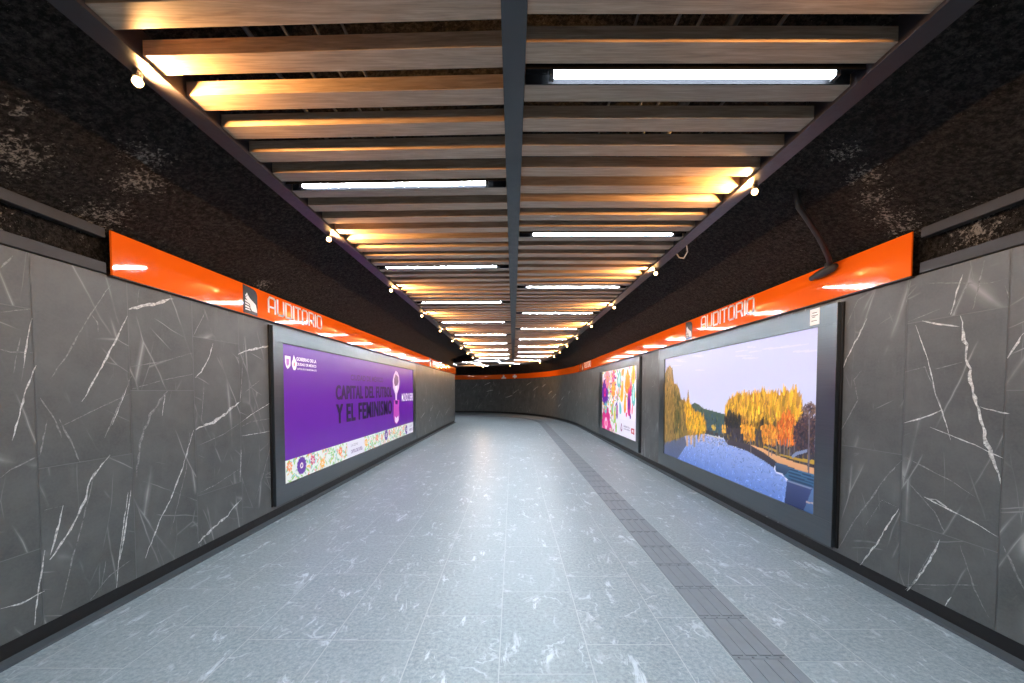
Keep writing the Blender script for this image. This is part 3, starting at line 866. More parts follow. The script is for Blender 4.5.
def pictogram(P, ucen, z0, root, W=0.235, H=0.30):
    hw = W / 2
    pl = [(-hw, 0), (hw, 0), (hw, H * .72)] + [(hw - W * .35 * (1 - math.cos(a)), H * .72 + H * .24 * math.sin(a)) for a in np.linspace(0.2, math.pi / 2, 7)] + [(-hw, H)]
    pg = prism(P, pl, ucen, z0, 0.034, 0.0365, M['pblack'], 'pictogram', root)
    # pale building emblem: stepped curved slabs
    shapes = [
        [(-.085, .165), (-.045, .20), (-.01, .17), (.04, .145), (.085, .12), (.105, .06), (.105, .035), (.02, .04), (-.005, .07), (-.01, .10), (-.03, .125)],
        [(-.09, .145), (-.04, .135), (-.02, .112), (-.09, .128)],
        [(-.09, .115), (-.035, .105), (-.018, .088), (-.09, .098)],
        [(-.09, .085), (-.03, .078), (-.01, .058), (-.09, .066)],
        [(-.09, .052), (-.02, .050), (.0, .036), (-.09, .038)],
        [(-.088, .190), (-.060, .222), (-.045, .206), (-.082, .176)],
    ]
    m_ = MB(); dirn = -1 if P.side > 0 else 1
    for k, s_ in enumerate(shapes):
        A = [P.pt(ucen + dirn * x, z0 + y, 0.0367) for x, y in s_]; B = [P.pt(ucen + dirn * x, z0 + y, 0.0385) for x, y in s_]
        m_.quad(B); m_.quad(A[::-1])
        for i in range(len(s_)):
            j = (i + 1) % len(s_); m_.quad([A[i], A[j], B[j], B[i]])
    e = m_.obj('emblem', M['white'], None)
    e.parent = pg; e.matrix_parent_inverse = pg.matrix_parent_inverse.copy() if False else Matrix.Identity(4)
    e.matrix_parent_inverse = Matrix.Identity(4)
    pg_off = Vector(root.location)
    pg.matrix_parent_inverse = Matrix.Translation(-pg_off)
    return pg
pictogram(PL, UY(4.42), OB0 + 0.008, bandL)
lettering(PL, 'AUDITORIO', UY(5.40), EYE + 0.935, 0.175, 1.30, bandL)
pictogram(PL, UY(14.0), OB0 + 0.008, bandL)
lettering(PL, 'AUDITORIO', UY(15.0), EYE + 0.90, 0.19, 1.30, bandL)
pictogram(PR, UY(6.60), OB0 + 0.008, bandR)
lettering(PR, 'AUDITORIO', UY(5.50), EYE + 0.945, 0.175, 1.33, bandR)
pictogram(PR, UY(16.6), OB0 + 0.008, bandR)
lettering(PR, 'AUDITORIO', UY(15.55), EYE + 0.93, 0.19, 1.3, bandR)
prism(PR, [(-.22, .02), (.24, .02), (.20, .09), (.08, .12), (.06, .25), (-.06, .28), (-.10, .14), (-.22, .08)], UY(28.9), OB0 + 0.008, 0.0345, 0.038, M['white'], 'exit_symbol', bandR)
sy = MB()
uc, zc = UY(27.75), EYE + 0.985
for (a, b, c, d) in ((-.08, .08, -.13, .13), (-.22, .22, -.06, .06)):
    A = [PR.pt(uc + x, zc + z, 0.0345) for x, z in ((a, c), (b, c), (b, d), (a, d))]; B = [PR.pt(uc + x, zc + z, 0.038) for x, z in ((a, c), (b, c), (b, d), (a, d))]
    sy.hexa([A[0], A[1], A[2], A[3], B[0], B[1], B[2], B[3]])
sy.obj('arrow_symbol', M['white'], bandR)

# black flexible arm with a lamp head leaning on the orange band
arm = empty('gooseneck_lamp', (2.15, 3.10, EYE + 1.53)) 
props(arm, 'black bent conduit arm ending in a small head on the right orange band', 'gooseneck arm')
m_ = MB()
m_.tube([(2.15, 3.10, EYE + 1.53), (2.22, 3.16, EYE + 1.43), (2.36, 3.255, EYE + 1.375), (2.46, 3.32, EYE + 1.325), (2.55, 3.377, EYE + 1.275), (2.64, 3.44, EYE + 1.22), (2.74, 3.52, EYE + 1.165), (2.835, 3.62, EYE + 1.135)], 0.021, 12)
m_.obj('conduit_arm', M['socket'], arm, smooth=True)
m_ = MB(); m_.lathe([(0.030, 0.0), (0.034, 0.02), (0.028, 0.05)], (2.842, 3.64, EYE + 1.10), 'z', 14); m_.obj('collar', M['socket'], arm)
m_ = MB(); m_.tube([(2.842, 3.56, EYE + 1.105), (2.842, 3.60, EYE + 1.095), (2.842, 3.70, EYE + 1.085), (2.842, 3.78, EYE + 1.078), (2.842, 3.80, EYE + 1.078), (2.85, 3.86, EYE + 1.072)],
                   [0.022, 0.036, 0.040, 0.034, 0.026, 0.024], 14); m_.obj('lamp_head', M['socket'], arm, smooth=True)

# ------------------------------------------------------------------ a small painter that colours a fine grid of vertices (printed posters)
class Canvas:
    def __init__(s, wm, hm, res):
        s.wm, s.hm = wm, hm; s.nx, s.ny = int(wm / res) + 1, int(hm / res) + 1
        s.X, s.Y = np.meshgrid(np.linspace(0, wm, s.nx), np.linspace(0, hm, s.ny))
        s.c = np.ones((s.ny, s.nx, 3)); s.r = np.random.RandomState(4)
    def mask(s, poly):
        P = np.array(poly, float); m = np.zeros(s.X.shape, bool)
        j0, j1 = np.searchsorted(s.Y[:, 0], P[:, 1].min()), np.searchsorted(s.Y[:, 0], P[:, 1].max()) + 1
        i0, i1 = np.searchsorted(s.X[0], P[:, 0].min()), np.searchsorted(s.X[0], P[:, 0].max()) + 1
        x, y = s.X[j0:j1, i0:i1], s.Y[j0:j1, i0:i1]; sub = np.zeros(x.shape, bool)
        for k in range(len(P)):
            (x0, y0), (x1, y1) = P[k - 1], P[k]
            if y0 == y1: continue
            sub ^= ((y0 > y) != (y1 > y)) & (x < (x1 - x0) * (y - y0) / (y1 - y0) + x0)
        m[j0:j1, i0:i1] = sub
        return m
    def fill(s, poly, col, col2=None, m=None, a=1.0):
        m = s.mask(poly) if m is None else m
        if not m.any(): return m
        c = np.array(lin(col))
        if col2 is not None:
            yy = s.Y[m]; t = ((yy - yy.min()) / (np.ptp(yy) + 1e-6))[:, None]
            c = np.array(lin(col2)) * (1 - t) + c * t
        s.c[m] = s.c[m] * (1 - a) + c * a
        return m
    def petal(s, cx_, cy_, L, Wd, ang, col, a=1.0, sharp=0.5):
        t = np.linspace(0, 2 * math.pi, 22)
        px = np.cos(t) * L / 2; py = np.sin(t) * Wd / 2 * (1 - sharp * np.cos(t))
        x = cx_ + px * math.cos(ang) - py * math.sin(ang); y = cy_ + px * math.sin(ang) + py * math.cos(ang)
        s.fill(list(zip(x, y)), col, a=a)
    def ring(s, cx_, cy_, R, r, col):
        m = ((s.X - cx_) ** 2 + (s.Y - cy_) ** 2 < R * R) & ((s.X - cx_) ** 2 + (s.Y - cy_) ** 2 > r * r); s.c[m] = lin(col)
    def foliage(s, poly, cols, n, L=0.07, Wd=0.022, upright=True):
        m = s.mask(poly); ys, xs = np.nonzero(m)
        if not len(xs): return
        for k in range(n):
            q = s.r.randint(len(xs)); c = cols[s.r.randint(len(cols))]; f = s.r.uniform(0.75, 1.2)
            ang = (math.pi / 2 + s.r.uniform(-.35, .35)) if upright else s.r.uniform(0, 3.1)
            s.petal(s.X[0, xs[q]], s.Y[ys[q], 0], L * s.r.uniform(.5, 1.4), Wd * s.r.uniform(.6, 1.5), ang, tuple(min(255, v * f) for v in c), a=s.r.uniform(.5, 1))
    def obj(s, name, path, u_at, z_at, off, mat, parent):
        """vertex grid laid on the wall plane; u_at(x) gives the arc length for a poster x"""
        sx = path.side
        q0 = Vector(path.pt(u_at(0), z_at, off)); q1 = Vector(path.pt(u_at(s.wm), z_at, off))
        n = s.nx * s.ny
        co = np.zeros((s.ny, s.nx, 3)); t = (s.X / s.wm)[..., None]
        co[:] = np.array(q0) * (1 - t) + np.array(q1) * t; co[..., 2] = z_at + s.Y
        idx = np.arange(n).reshape(s.ny, s.nx)
        f = np.stack([idx[:-1, :-1], idx[:-1, 1:], idx[1:, 1:], idx[1:, :-1]], -1).reshape(-1, 4)
        me = bpy.data.meshes.new(name)
        me.vertices.add(n); me.vertices.foreach_set('co', co.reshape(-1))
        me.loops.add(len(f) * 4); me.loops.foreach_set('vertex_index', f.reshape(-1))
        me.polygons.add(len(f)); me.polygons.foreach_set('loop_start', np.arange(len(f)) * 4); me.polygons.foreach_set('loop_total', np.full(len(f), 4))
        me.update(calc_edges=True)
        a = me.attributes.new('col', 'FLOAT_COLOR', 'POINT')
        cc = np.ones((n, 4)); cc[:, :3] = s.c.reshape(-1, 3); a.data.foreach_set('color', cc.reshape(-1))
        me.materials.append(mat)
        o = bpy.data.objects.new(name, me); COL.objects.link(o)
        o.parent = parent; o.matrix_parent_inverse = Matrix.Translation(-parent.location)
        return o

def text_tris(body, bold=0.0, shear=0.0):
    cu = bpy.data.curves.new('t', 'FONT'); cu.body = body; cu.offset = bold; cu.space_character = 1.12 if bold == 0.0249 else 1.0; cu.shear = shear; cu.resolution_u = 3
    ob = bpy.data.objects.new('t', cu); COL.objects.link(ob)
    dg = bpy.context.evaluated_depsgraph_get(); ev = ob.evaluated_get(dg); me = ev.to_mesh()
    V = [tuple(v.co[:2]) for v in me.vertices]; F = [tuple(p.vertices) for p in me.polygons]
    ev.to_mesh_clear(); bpy.data.objects.remove(ob); bpy.data.curves.remove(cu)
    return V, F
def text_on(mb_, path, body, u_at, x0, x1, z0, z1, off, col, bold=0.03, trap=None):
    if bold > 0.04:
        for sh in (-0.012, 0.012): text_on(mb_, path, body, u_at, x0 + sh, x1 + sh, z0, z1, off + sh * .01, col, 0.0249)
        return
    V, F = text_tris(body, bold)
    xs = [v[0] for v in V]; ys = [v[1] for v in V]; a, b, c, d = min(xs), max(xs), min(ys), max(ys)
    for f in F:
        mb_.quad([path.pt(u_at(x0 + (V[i][0] - a) / (b - a) * (x1 - x0)), z0 + (V[i][1] - c) / (d - c) * (z1 - z0), off) for i in f], 0, None, (0, 0, 0), lin(col))

# ------------------------------------------------------------------ poster frames
def frame(P, y0, y1, iy0, iy1, ztop, zbot, iz1, iz0, root, depth=0.05):
    sg = -1 if P is PL else 1
    def bx_(nm, a, b, z0, z1, d=depth):
        m_ = MB(); xs = sorted((sg * (2.92 - d), sg * 2.9195)); m_.box(xs[0], xs[1], a, b, EYE + z0, EYE + z1)
        return m_.obj(nm, M['steel'], root, bevel=0.002)
    bx_('frame_top', y0, y1, iz1, ztop); bx_('frame_bottom', y0, y1, zbot, iz0)
    bx_('frame_side', y0, iy0, iz0, iz1); bx_('frame_side', iy1, y1, iz0, iz1)
    m_ = MB(); xs = sorted((sg * (2.92 - 0.03), sg * 2.9195)); g = 0.006
    m_.box(xs[0], xs[1], iy0, iy1, EYE + iz0, EYE + iz1); m_.obj('backing', M['pblack'], root)
    # dark reveal where the case meets the wall
    m_ = MB(); xs = sorted((sg * 2.905, sg * 2.9205)); m_.box(xs[0], xs[1], y0 - 0.022, y0 - 0.0005, EYE + zbot, EYE + ztop); m_.obj('gap_trim', M['pblack'], root); m_ = MB(); m_.box(xs[0], xs[1], y1 + 0.0005, y1 + 0.012, EYE + zbot, EYE + ztop)
    m_.obj('gap_trim', M['pblack'], root)

# ---- purple poster, left wall
pl = empty('poster_case', (-2.90, 4.81, EYE - 1.40)); props(pl, 'wide purple poster in a steel frame on the left wall', 'poster')
frame(PL, 4.81, 11.83, 5.015, 11.53, 0.79, -1.405, 0.60, -1.187, pl)
W0 = 11.53 - 5.015
uL = lambda x: UY(5.015 + x)
def LPp(px, py):
    u, z = on_wall(px, py, -2.885); return (u - uL(0), z - (EYE - 1.187))
FL0 = 0.30     # height of the flower strip
mb = MB()
PURP = lin((94, 5, 152))
g = 0.008
mb.quad([PL.pt(uL(W0 - g), EYE - 1.187 + FL0, 0.034), PL.pt(uL(g), EYE - 1.187 + FL0, 0.034), PL.pt(uL(g), EYE + .60 - g, 0.034), PL.pt(uL(W0 - g), EYE + .60 - g, 0.034)], 0, None, (0, 0, 0), PURP)
pp = mb.obj('poster_sheet', M['print'], pl)
zb = EYE - 1.187
def rect_px(x0, x1, yt, yb):
    a = LPp(x0, (yt + yb) / 2)[0]; b = LPp(x1, (yt + yb) / 2)[0]
    return a, b
TX = MB(); OFF = 0.0352
def ttext(body, pxa, pxb, ha, hb, col, bold=0.03, off=OFF):
    """text between picture columns pxa..pxb, heights ha..hb above the eye line at -1.187 base"""
    a = LPp(pxa, 391)[0]; b = LPp(pxb, 391)[0]
    text_on(TX, PL, body, uL, a, b, EYE + ha, EYE + hb, off, col, bold)
DARK = (44, 10, 66)
def Hh(px, py): return on_wall(px, py, -2.885)[1] - EYE
ttext('CIUDAD DE MÉXICO', 350.5, 383, Hh(352, 380.5), Hh(352, 373), (72, 22, 96), 0.03)
ttext('CAPITAL DEL FUTBOL', 335.5, 391.5, Hh(338, 400), Hh(338, 385), DARK, 0.045)
ttext('Y EL FEMINISMO', 335.5, 391.5, Hh(338, 424), Hh(338, 404), (26, 8, 52), 0.045)
ttext('MUNDO SERIE', 401.5, 413, Hh(403, 401.3), Hh(403, 393.3), (240, 232, 245), 0.012)
ttext('GOBIERNO DE LA', 296.5, 316.3, Hh(297, 360.7), Hh(297, 357), (245, 238, 248), 0.03)
ttext('CIUDAD DE MÉXICO', 296.5, 316.3, Hh(297, 365.5), Hh(297, 362), (245, 238, 248), 0.03)
ttext('CAPITAL DE LA TRANSFORMACIÓN', 297, 316.5, Hh(297, 369.6), Hh(297, 367.4), (240, 230, 245), 0.02)
def flat(polypx, col, off=OFF):
    TX.quad([PL.pt(uL(LPp(x, y)[0]), zb + LPp(x, y)[1], off) for x, y in polypx], 0, None, (0, 0, 0), lin(col))
flat([(284.2, 355.2), (290, 356.4), (290, 365.4), (288.2, 368), (287, 368.9), (285.6, 367), (284.4, 362)], (240, 230, 245))
flat([(285.6, 358.5), (288.6, 359), (288.5, 364), (287, 366), (285.8, 364)], (190, 120, 200), OFF + .0006)
flat([(293.3, 354.8), (294.8, 359), (296.3, 362.4), (296, 367), (294.8, 370.2), (293, 370), (291.8, 367), (291.2, 362.6), (292.4, 359)], (242, 232, 245))
flat([(293.4, 361.5), (294.2, 363), (294, 366.4), (293, 365.5)], (190, 80, 90), OFF + .0006)
# trophy: two raised arms holding a ball
flat([(395.5, 370.8), (397.2, 372), (398.8, 376), (399.3, 382), (398.6, 389), (396.9, 394.5), (396.6, 400.5), (395.3, 400.5), (395, 394.5), (393, 388), (392.5, 381), (393.4, 375.5), (394.4, 373)], (216, 190, 226))
flat([(395.4, 374), (397.9, 377), (398.2, 382), (397.2, 385), (395.3, 387), (393.9, 383), (393.9, 379)], (120, 88, 128), OFF + .0006)
flat([(395.2, 386.2), (396.7, 385.4), (396.2, 392.5), (395.2, 391.5)], (240, 225, 244), OFF + .0008)
flat([(393.6, 400), (398.9, 400), (398.7, 408), (399.3, 416), (398.6, 421), (396.5, 424.2), (394.6, 423), (393.3, 417), (393.6, 408)], (186, 64, 178))
flat([(394.6, 416), (396.2, 418), (398.2, 415.5), (398.4, 420), (396.4, 423.6), (394.6, 421.6)], (226, 206, 232), OFF + .0006)
flat([(394.6, 400.4), (397.6, 400.8), (397.4, 404.5), (395.2, 404.2)], (70, 20, 110), OFF + .0006)
# flower strip
cv = Canvas(W0 - 2 * g, FL0 - g, 0.008); cv.c[:] = lin((228, 232, 226))
rs = random.Random(8)
PAL = [(122, 186, 150), (150, 200, 90), (245, 190, 70), (240, 140, 90), (200, 40, 130), (95, 30, 150), (120, 195, 200), (235, 170, 160), (170, 205, 130)]
def flower(cv, x, y, R, n, c, cc):
    for k in range(n):
        a = 2 * math.pi * k / n; cv.petal(x + math.cos(a) * R * .6, y + math.sin(a) * R * .6, R * .85, R * .42, a, c, sharp=-.4)
    cv.ring(x, y, R * .34, 0, cc); cv.ring(x, y, R * .16, 0, c)
x = 0.02
while x < cv.wm:
    for q in range(9):
        c = PAL[rs.choice([0, 1, 0, 2, 3, 7, 8, 6, 1, 8])]
        cv.petal(x + rs.uniform(0, .14), rs.uniform(0, FL0), rs.uniform(.05, .12), rs.uniform(.014, .03), rs.uniform(0, 3.1), c)
    x += 0.10
for q, xx in enumerate(np.arange(0.1, cv.wm, .30)):
    c = [(243, 150, 90), (90, 28, 150), (205, 35, 130), (245, 180, 60), (130, 200, 110), (240, 130, 70)][q % 6]
    flower(cv, xx + rs.uniform(-.04, .04), rs.uniform(.07, .22), [.07, .12, .07, .08, .075, .07][q % 6], [8, 14, 7, 8, 6, 9][q % 6], c, (245, 235, 225))
for (a, b) in ((346.5, 364), (407, 414.8)):
    xa, xb = LPp(a, 440)[0], LPp(b, 425)[0]
    cv.fill([(xa, 0), (xb, 0), (xb, 1), (xa, 1)], (226, 224, 234))
cv.obj('flower_strip', PL, lambda x: uL(x + g), zb + g, 0.034, M['print'], pl)
def sm(body, pxa, pxb, z0, z1, col, bold):
    a = LPp(pxa, 391)[0]; b = LPp(pxb, 391)[0]; text_on(TX, PL, body, uL, a, b, zb + z0, zb + z1, OFF, col, bold)
sm('LA CDMX', 350, 357, .19, .235, (150, 145, 165), 0.0); sm('CAPITAL DEL FUTBOL', 350, 361.5, .07, .135, (105, 60, 130), .02)
sm('LA CDMX', 409, 411.5, .19, .235, (150, 145, 165), 0.0); sm('CAPITAL DEL FUTBOL', 408.7, 413.5, .07, .135, (105, 60, 130), .02)
TX.obj('printed_text', M['print'], pp)

# ---- autumn river photograph, right wall
pr_ = empty('poster_case', (2.90, 3.56, EYE - 1.41)); props(pr_, 'large framed photograph of a river and golden autumn trees, right wall', 'poster')
frame(PR, 3.565, 7.862, 3.79, 7.60, 0.785, -1.412, 0.605, -1.187, pr_)
uR = lambda x: UY(7.60 - x)
def RP(px, py):
    u, z = on_wall(px, py, 2.885); return (UY(7.60) - u, z - (EYE - 1.187))
A_ = lambda pts: [RP(660 + x / 6.206, 320 + y / 6.206) for x, y in pts]
B_ = lambda pts: [RP(660 + x / 6.206, 410 + y / 6.206) for x, y in pts]
cv = Canvas(3.81, 1.792, 0.0085)
cv.fill([(0, -1), (4, -1), (4, 2), (0, 2)], (178, 186, 228), (214, 214, 232))
cv.c += (cv.r.rand(cv.ny, cv.nx, 1) - .5) * 0.01
hill = A_([(185, 530), (215, 513), (240, 525), (270, 550), (330, 566), (420, 590), (420, 720), (185, 720)])
cv.fill(hill, (72, 92, 74), (48, 74, 104)); cv.foliage(hill, [(60, 82, 66), (84, 100, 78), (52, 76, 100)], 260, .05, .02)
# right grove
gr = A_([(400, 700), (403, 560), (415, 520), (430, 490), (455, 480), (490, 450), (505, 470), (530, 450), (545, 475), (585, 450), (600, 465), (640, 432), (660, 455), (690, 460), (715, 445), (745, 470), (775, 425), (800, 460), (840, 425), (855, 470), (872, 480), (885, 570), (900, 640), (900, 740), (400, 740)])
cv.fill(gr, (206, 156, 50), (110, 84, 42)); cv.foliage(gr, [(226, 170, 48), (238, 184, 60), (196, 140, 44), (150, 116, 44), (176, 120, 60), (216, 160, 50)], 1500, .13, .026)
lowd = A_([(402, 600), (430, 560), (480, 590), (560, 620), (700, 625), (880, 640), (900, 760), (402, 760)])
cv.foliage(lowd, [(92, 76, 42), (60, 52, 44), (140, 104, 44), (44, 44, 48), (190, 130, 50)], 420, .10, .03)
cv.foliage(A_([(402, 610), (430, 560), (490, 580), (505, 700), (500, 760), (405, 760)]), [(44, 44, 48), (56, 54, 44), (34, 36, 44)], 260, .1, .03)
cv.foliage(A_([(890, 540), (940, 510), (975, 560), (975, 700), (840, 760), (860, 640)]), [(108, 86, 80), (76, 62, 70), (140, 110, 84), (60, 50, 60)], 330, .07, .016, False)
gnd = B_([(395, 110), (960, 130), (960, 400), (700, 330), (400, 190)])
cv.fill(gnd, (66, 58, 58), (50, 50, 62)); cv.foliage(gnd, [(50, 46, 60), (90, 76, 56), (36, 34, 48), (128, 104, 50), (70, 66, 84)], 500, .07, .02)
cv.foliage(B_([(500, 100), (540, 90), (585, 110), (590, 180), (530, 190), (505, 150)]), [(224, 160, 52), (200, 130, 50), (226, 150, 40)], 160, .06, .02)
cv.foliage(B_([(620, 110), (660, 95), (740, 110), (750, 190), (700, 215), (640, 200)]), [(214, 130, 50), (196, 116, 50), (226, 160, 60)], 240, .06, .02)
cv.foliage(A_([(730, 640), (760, 590), (790, 560), (830, 600), (845, 660), (850, 740), (820, 770), (740, 760), (725, 700)]), [(206, 96, 36), (224, 120, 44), (180, 80, 40), (214, 140, 60)], 420, .08, .02)
cv.foliage(B_([(835, 100), (900, 30), (960, 60), (960, 260), (870, 260), (830, 180)]), [(60, 48, 58), (44, 40, 56), (90, 66, 60)], 300, .06, .018, False)
path_ = B_([(545, 210), (640, 240), (720, 280), (820, 318), (960, 362), (960, 402), (860, 372), (720, 325), (640, 268), (545, 228)])
for (a, b, c, d) in ((740, 270, 960, 335), (640, 220, 720, 255), (860, 300, 960, 320)):
    cv.fill(B_([(a, b), (c, d - 8), (c, d + 6), (a, b + 12)]), (176, 142, 56))
cv.fill(path_, (224, 168, 120), (200, 146, 104))
wall_ = B_([(398, 178), (560, 218), (640, 262), (722, 322), (705, 362), (640, 312), (540, 255), (400, 205)])
cv.fill(wall_, (70, 62, 70), (44, 42, 58))
for x in (672, 690, 742, 768, 786, 802, 830, 690, 560, 720):
    cv.fill(B_([(x, 180), (x + 5, 180), (x + 5, 285), (x, 285)]), (120, 108, 106))
water = B_([(20, 195), (90, 165), (180, 148), (285, 150), (400, 182), (420, 215), (540, 255), (640, 312), (700, 355), (720, 390), (770, 412), (792, 460), (775, 640), (500, 700), (20, 700)])
mw = cv.fill(water, (150, 166, 214), (92, 124, 196))
cv.foliage(water, [(120, 150, 212), (96, 126, 190), (140, 165, 218), (84, 112, 180)], 1100, .05, .008, False)
for k in range(520):
    xx, yy = RP(660 + cv.r.uniform(25, 780) / 6.206, 410 + cv.r.uniform(190, 640) / 6.206)
    if 0 < xx < 3.81 and cv.mask(water)[min(cv.ny - 1, max(0, int(yy / 1.792 * cv.ny))), min(cv.nx - 1, int(xx / 3.81 * cv.nx))]:
        cv.petal(xx, yy, .05, .007, cv.r.uniform(-.2, .2), [(96, 124, 186), (146, 168, 218), (108, 138, 200)][k % 3], .5)
cv.fill(B_([(20, 185), (110, 165), (150, 150), (165, 215), (110, 300), (20, 300)]), (78, 74, 66), (64, 70, 92), a=.8)
for x, c, yb in ((160, (206, 156, 70), 225), (185, (220, 166, 70), 215), (205, (150, 130, 90), 230), (232, (216, 160, 76), 200), (262, (226, 170, 84), 195)):
    cv.fill(B_([(x, 145), (x + 16, 145), (x + 13, yb), (x + 3, yb)]), c, a=.75)
cv.foliage(B_([(150, 148), (300, 150), (420, 190), (420, 230), (250, 200)]), [(196, 190, 214), (170, 180, 214), (120, 110, 100)], 120, .06, .008, False)
# left grove
lg = A_([(25, 760), (28, 340), (45, 300), (62, 282), (78, 310), (88, 395), (105, 400), (120, 430), (128, 490), (150, 500), (165, 520), (175, 425), (183, 520), (197, 530), (212, 575), (238, 565), (252, 610), (268, 590), (285, 630), (292, 680), (290, 700), (240, 712), (170, 715), (100, 740)])
cv.fill(lg, (168, 134, 80), (118, 96, 46)); cv.foliage(lg, [(140, 110, 66), (110, 92, 44), (176, 136, 70), (90, 80, 44), (150, 122, 56)], 500, .12, .026)
cv.foliage(A_([(150, 520), (178, 480), (200, 560), (240, 580), (270, 600), (288, 690), (170, 705)]), [(238, 184, 46), (228, 166, 40), (206, 146, 44)], 360, .10, .022)
cv.foliage(A_([(85, 420), (120, 450), (128, 560), (125, 700), (90, 700)]), [(86, 84, 44), (70, 72, 40), (104, 96, 48)], 120, .12, .026)
for (a, b, c_) in ((285, 125, (60, 58, 60)), (310, 130, (70, 64, 62)), (340, 140, (56, 52, 56)), (370, 148, (74, 68, 64)), (395, 158, (56, 52, 56))):
    cv.fill(B_([(a, b), (a + 22, b + 2), (a + 22, b + 26), (a, b + 20)]), c_)
cv.fill(B_([(290, 150), (385, 175), (385, 182), (290, 158)]), (190, 186, 180))
cv.foliage(B_([(320, 95), (345, 90), (350, 120), (325, 122)]), [(200, 170, 70)], 25, .04, .02); cv.foliage(B_([(385, 100), (408, 100), (408, 140), (385, 140)]), [(214, 160, 60)], 30, .05, .02)
# weir, steps and dark block on the near bank
cv.fill(B_([(790, 355), (965, 405), (965, 495), (800, 440), (760, 400)]), (66, 104, 136), (44, 80, 116))
for k in range(5):
    y = 368 + k * 20; cv.fill(B_([(800, y - 8), (965, y + 50), (965, y + 58), (795, y)]), (30, 56, 88))
cv.fill(B_([(712, 325), (790, 345), (806, 372), (775, 402), (718, 384)]), (64, 84, 112), (40, 58, 88))
cv.fill(B_([(788, 436), (950, 488), (900, 640), (770, 590)]), (56, 68, 112), (36, 48, 88))
cv.fill(B_([(788, 436), (950, 484), (950, 494), (788, 446)]), (120, 130, 160))
cv.fill(B_([(945, 486), (970, 490), (970, 680), (880, 650)]), (84, 112, 156), (60, 88, 130))
cv.fill(B_([(905, 565), (970, 580), (970, 590), (905, 574)]), (170, 150, 150))
cv.fill(B_([(920, 60), (930, 60), (926, 390), (916, 390)]), (96, 90, 100)); cv.fill(A_([(922, 590), (927, 590), (927, 740), (922, 740)]), (120, 110, 112))
cv.fill(B_([(815, 285), (840, 262), (915, 242), (915, 262), (850, 280), (822, 302)]), (120, 134, 168))
# soft tree-like streaks of high cloud
for k in range(14):
    xx = cv.r.uniform(0.5, 3.7); yy = cv.r.uniform(1.5, 1.78); cv.petal(xx, yy, cv.r.uniform(.2, .5), .02, cv.r.uniform(-.12, .05), (236, 226, 228), .18)
cv.obj('printed_photograph', PR, uR, EYE - 1.187, 0.034, M['backlit'], pr_)
m_ = MB(); st0, st1 = 3.77, 3.89
x_ = 2.8688
m_.box(x_ - .001, x_ + .001, st0, st1, EYE + .628, EYE + .782)
stk = m_.obj('sticker', M['white'], pr_); stk['label'] = 'white sticker'
m_ = MB()
for k, (a, b, z) in enumerate(((3.80, 3.86, .74), (3.79, 3.87, .715), (3.82, 3.86, .70), (3.80, 3.87, .665))):
    m_.box(x_ - .0018, x_ - .0011, a, b, EYE + z, EYE + z + .006)
m_.obj('sticker_print', M['rail'], stk)

# ---- floral poster further along the right wall
pf = empty('poster_case', (2.90, 9.11, EYE - 1.41)); props(pf, 'framed poster of bright flowers and leaves, farther one on the right wall', 'poster')
frame(PR, 9.11, 13.41, 9.33, 12.92, 0.785, -1.412, 0.605, -1.187, pf)
uF = lambda x: UY(12.92 - x)
def FP(px, py):
    u, z = on_wall(px, py, 2.885); return (UY(12.92) - u, z - (EYE - 1.187))
F_ = lambda x, y: FP(595 + x / 6.83, 350 + y / 6.83)
cv = Canvas(3.59, 1.792, 0.012); cv.c[:] = lin((232, 228, 240))
rs = random.Random(21)
OR, TE, YE, MG, VI, GN, PK = (246, 150, 50), (96, 190, 190), (250, 200, 50), (214, 30, 130), (96, 30, 150), (150, 200, 90), (236, 140, 160)
for k in range(330):
    xx = rs.uniform(0, 2.0 if k < 230 else 3.5); yy = rs.uniform(0, 1.79) if xx < 2.0 else rs.uniform(.95, 1.79)
    if xx > 1.7 and yy < .7: continue
    cv.petal(xx, yy, rs.uniform(.10, .28), rs.uniform(.03, .07), rs.uniform(0, 3.1), rs.choice([OR, TE, YE, MG, GN, GN, PK, VI]))
def fpet(x, y, L, Wd, ang, c, inner=None):
    X_, Y_ = F_(x, y); cv.petal(X_, Y_, L, Wd, ang, c)
    if inner: cv.petal(X_, Y_, L * .6, Wd * .5, ang, inner)
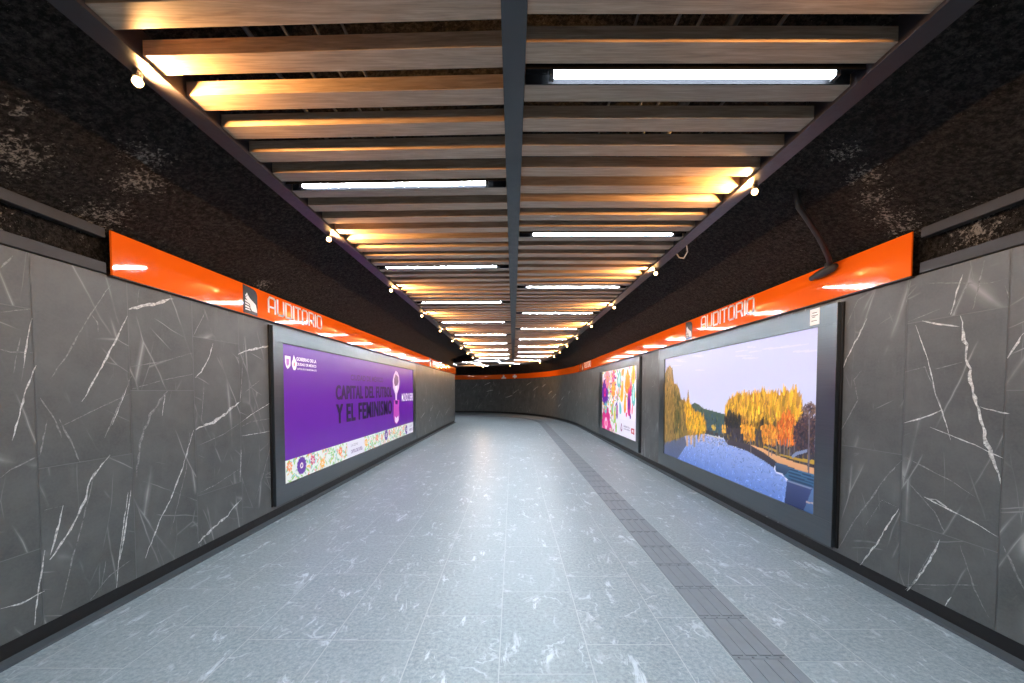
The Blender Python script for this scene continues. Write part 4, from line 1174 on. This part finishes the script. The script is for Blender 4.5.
for (x, y, R, n, c, cc) in ((68, 290, .42, 13, VI, MG), (75, 500, .55, 12, MG, (250, 200, 220)), (72, 395, .2, 8, TE, YE), (85, 200, .30, 9, PK, OR), (125, 265, .26, 8, OR, YE), (125, 180, .2, 7, MG, PK)):
    X_, Y_ = F_(x, y); flower(cv, X_, Y_, R, n, c, cc)
for (x, y, L, Wd, a, c, i) in ((165, 195, .50, .34, 1.3, TE, (200, 230, 230)), (222, 215, .62, .42, 1.57, OR, YE), (222, 215, .3, .2, 1.57, OR, None), (185, 280, .6, .26, 1.3, YE, OR), (205, 360, .55, .2, 1.5, OR, YE),
                              (232, 350, .75, .26, 1.6, MG, VI), (262, 300, .6, .24, 1.6, TE, (180, 225, 220)), (262, 160, .5, .26, 1.5, YE, OR), (150, 410, .5, .16, 1.6, VI, MG), (172, 395, .34, .2, 1.9, TE, None),
                              (190, 150, .3, .16, .4, OR, None), (245, 250, .5, .12, 1.5, MG, None), (215, 440, .14, .1, .6, MG, None), (240, 450, .16, .1, 2, VI, None), (255, 400, .3, .1, 1.3, PK, None), (135, 440, .5, .22, 1.57, GN, YE),
                              (118, 400, .4, .18, 1.57, GN, TE), (145, 530, .3, .14, 1.2, GN, None)):
    fpet(x, y, L, Wd, a, c, i)
cv.fill([F_(165, 470), F_(275, 490), F_(275, 640), F_(165, 600)], (228, 224, 236))
X_, Y_ = F_(180, 528); cv.petal(X_, Y_, .22, .14, 1.5, (140, 50, 110)); cv.petal(X_ , Y_, .12, .07, 1.5, (228, 224, 236))
cv.fill([F_(246, 535), F_(268, 538), F_(268, 580), F_(246, 570)], (200, 60, 80)); cv.fill([F_(252, 545), F_(262, 547), F_(262, 568), F_(252, 562)], (240, 220, 224))
so = cv.obj('printed_flowers', PR, uF, EYE - 1.187, 0.034, M['backlit'], pf)
mb = MB()
a, b = F_(195, 540)[0], F_(238, 540)[0]
for body, h in (('GOBIERNO DE LA', .04), ('CIUDAD DE MÉXICO', -.02)):
    zc_ = EYE - 1.187 + F_(210, 540)[1] + h; text_on(mb, PR, body, uF, a, b, zc_, zc_ + .04, 0.0356, (120, 100, 130), .02)
mb.obj('printed_text', M['print'], so)
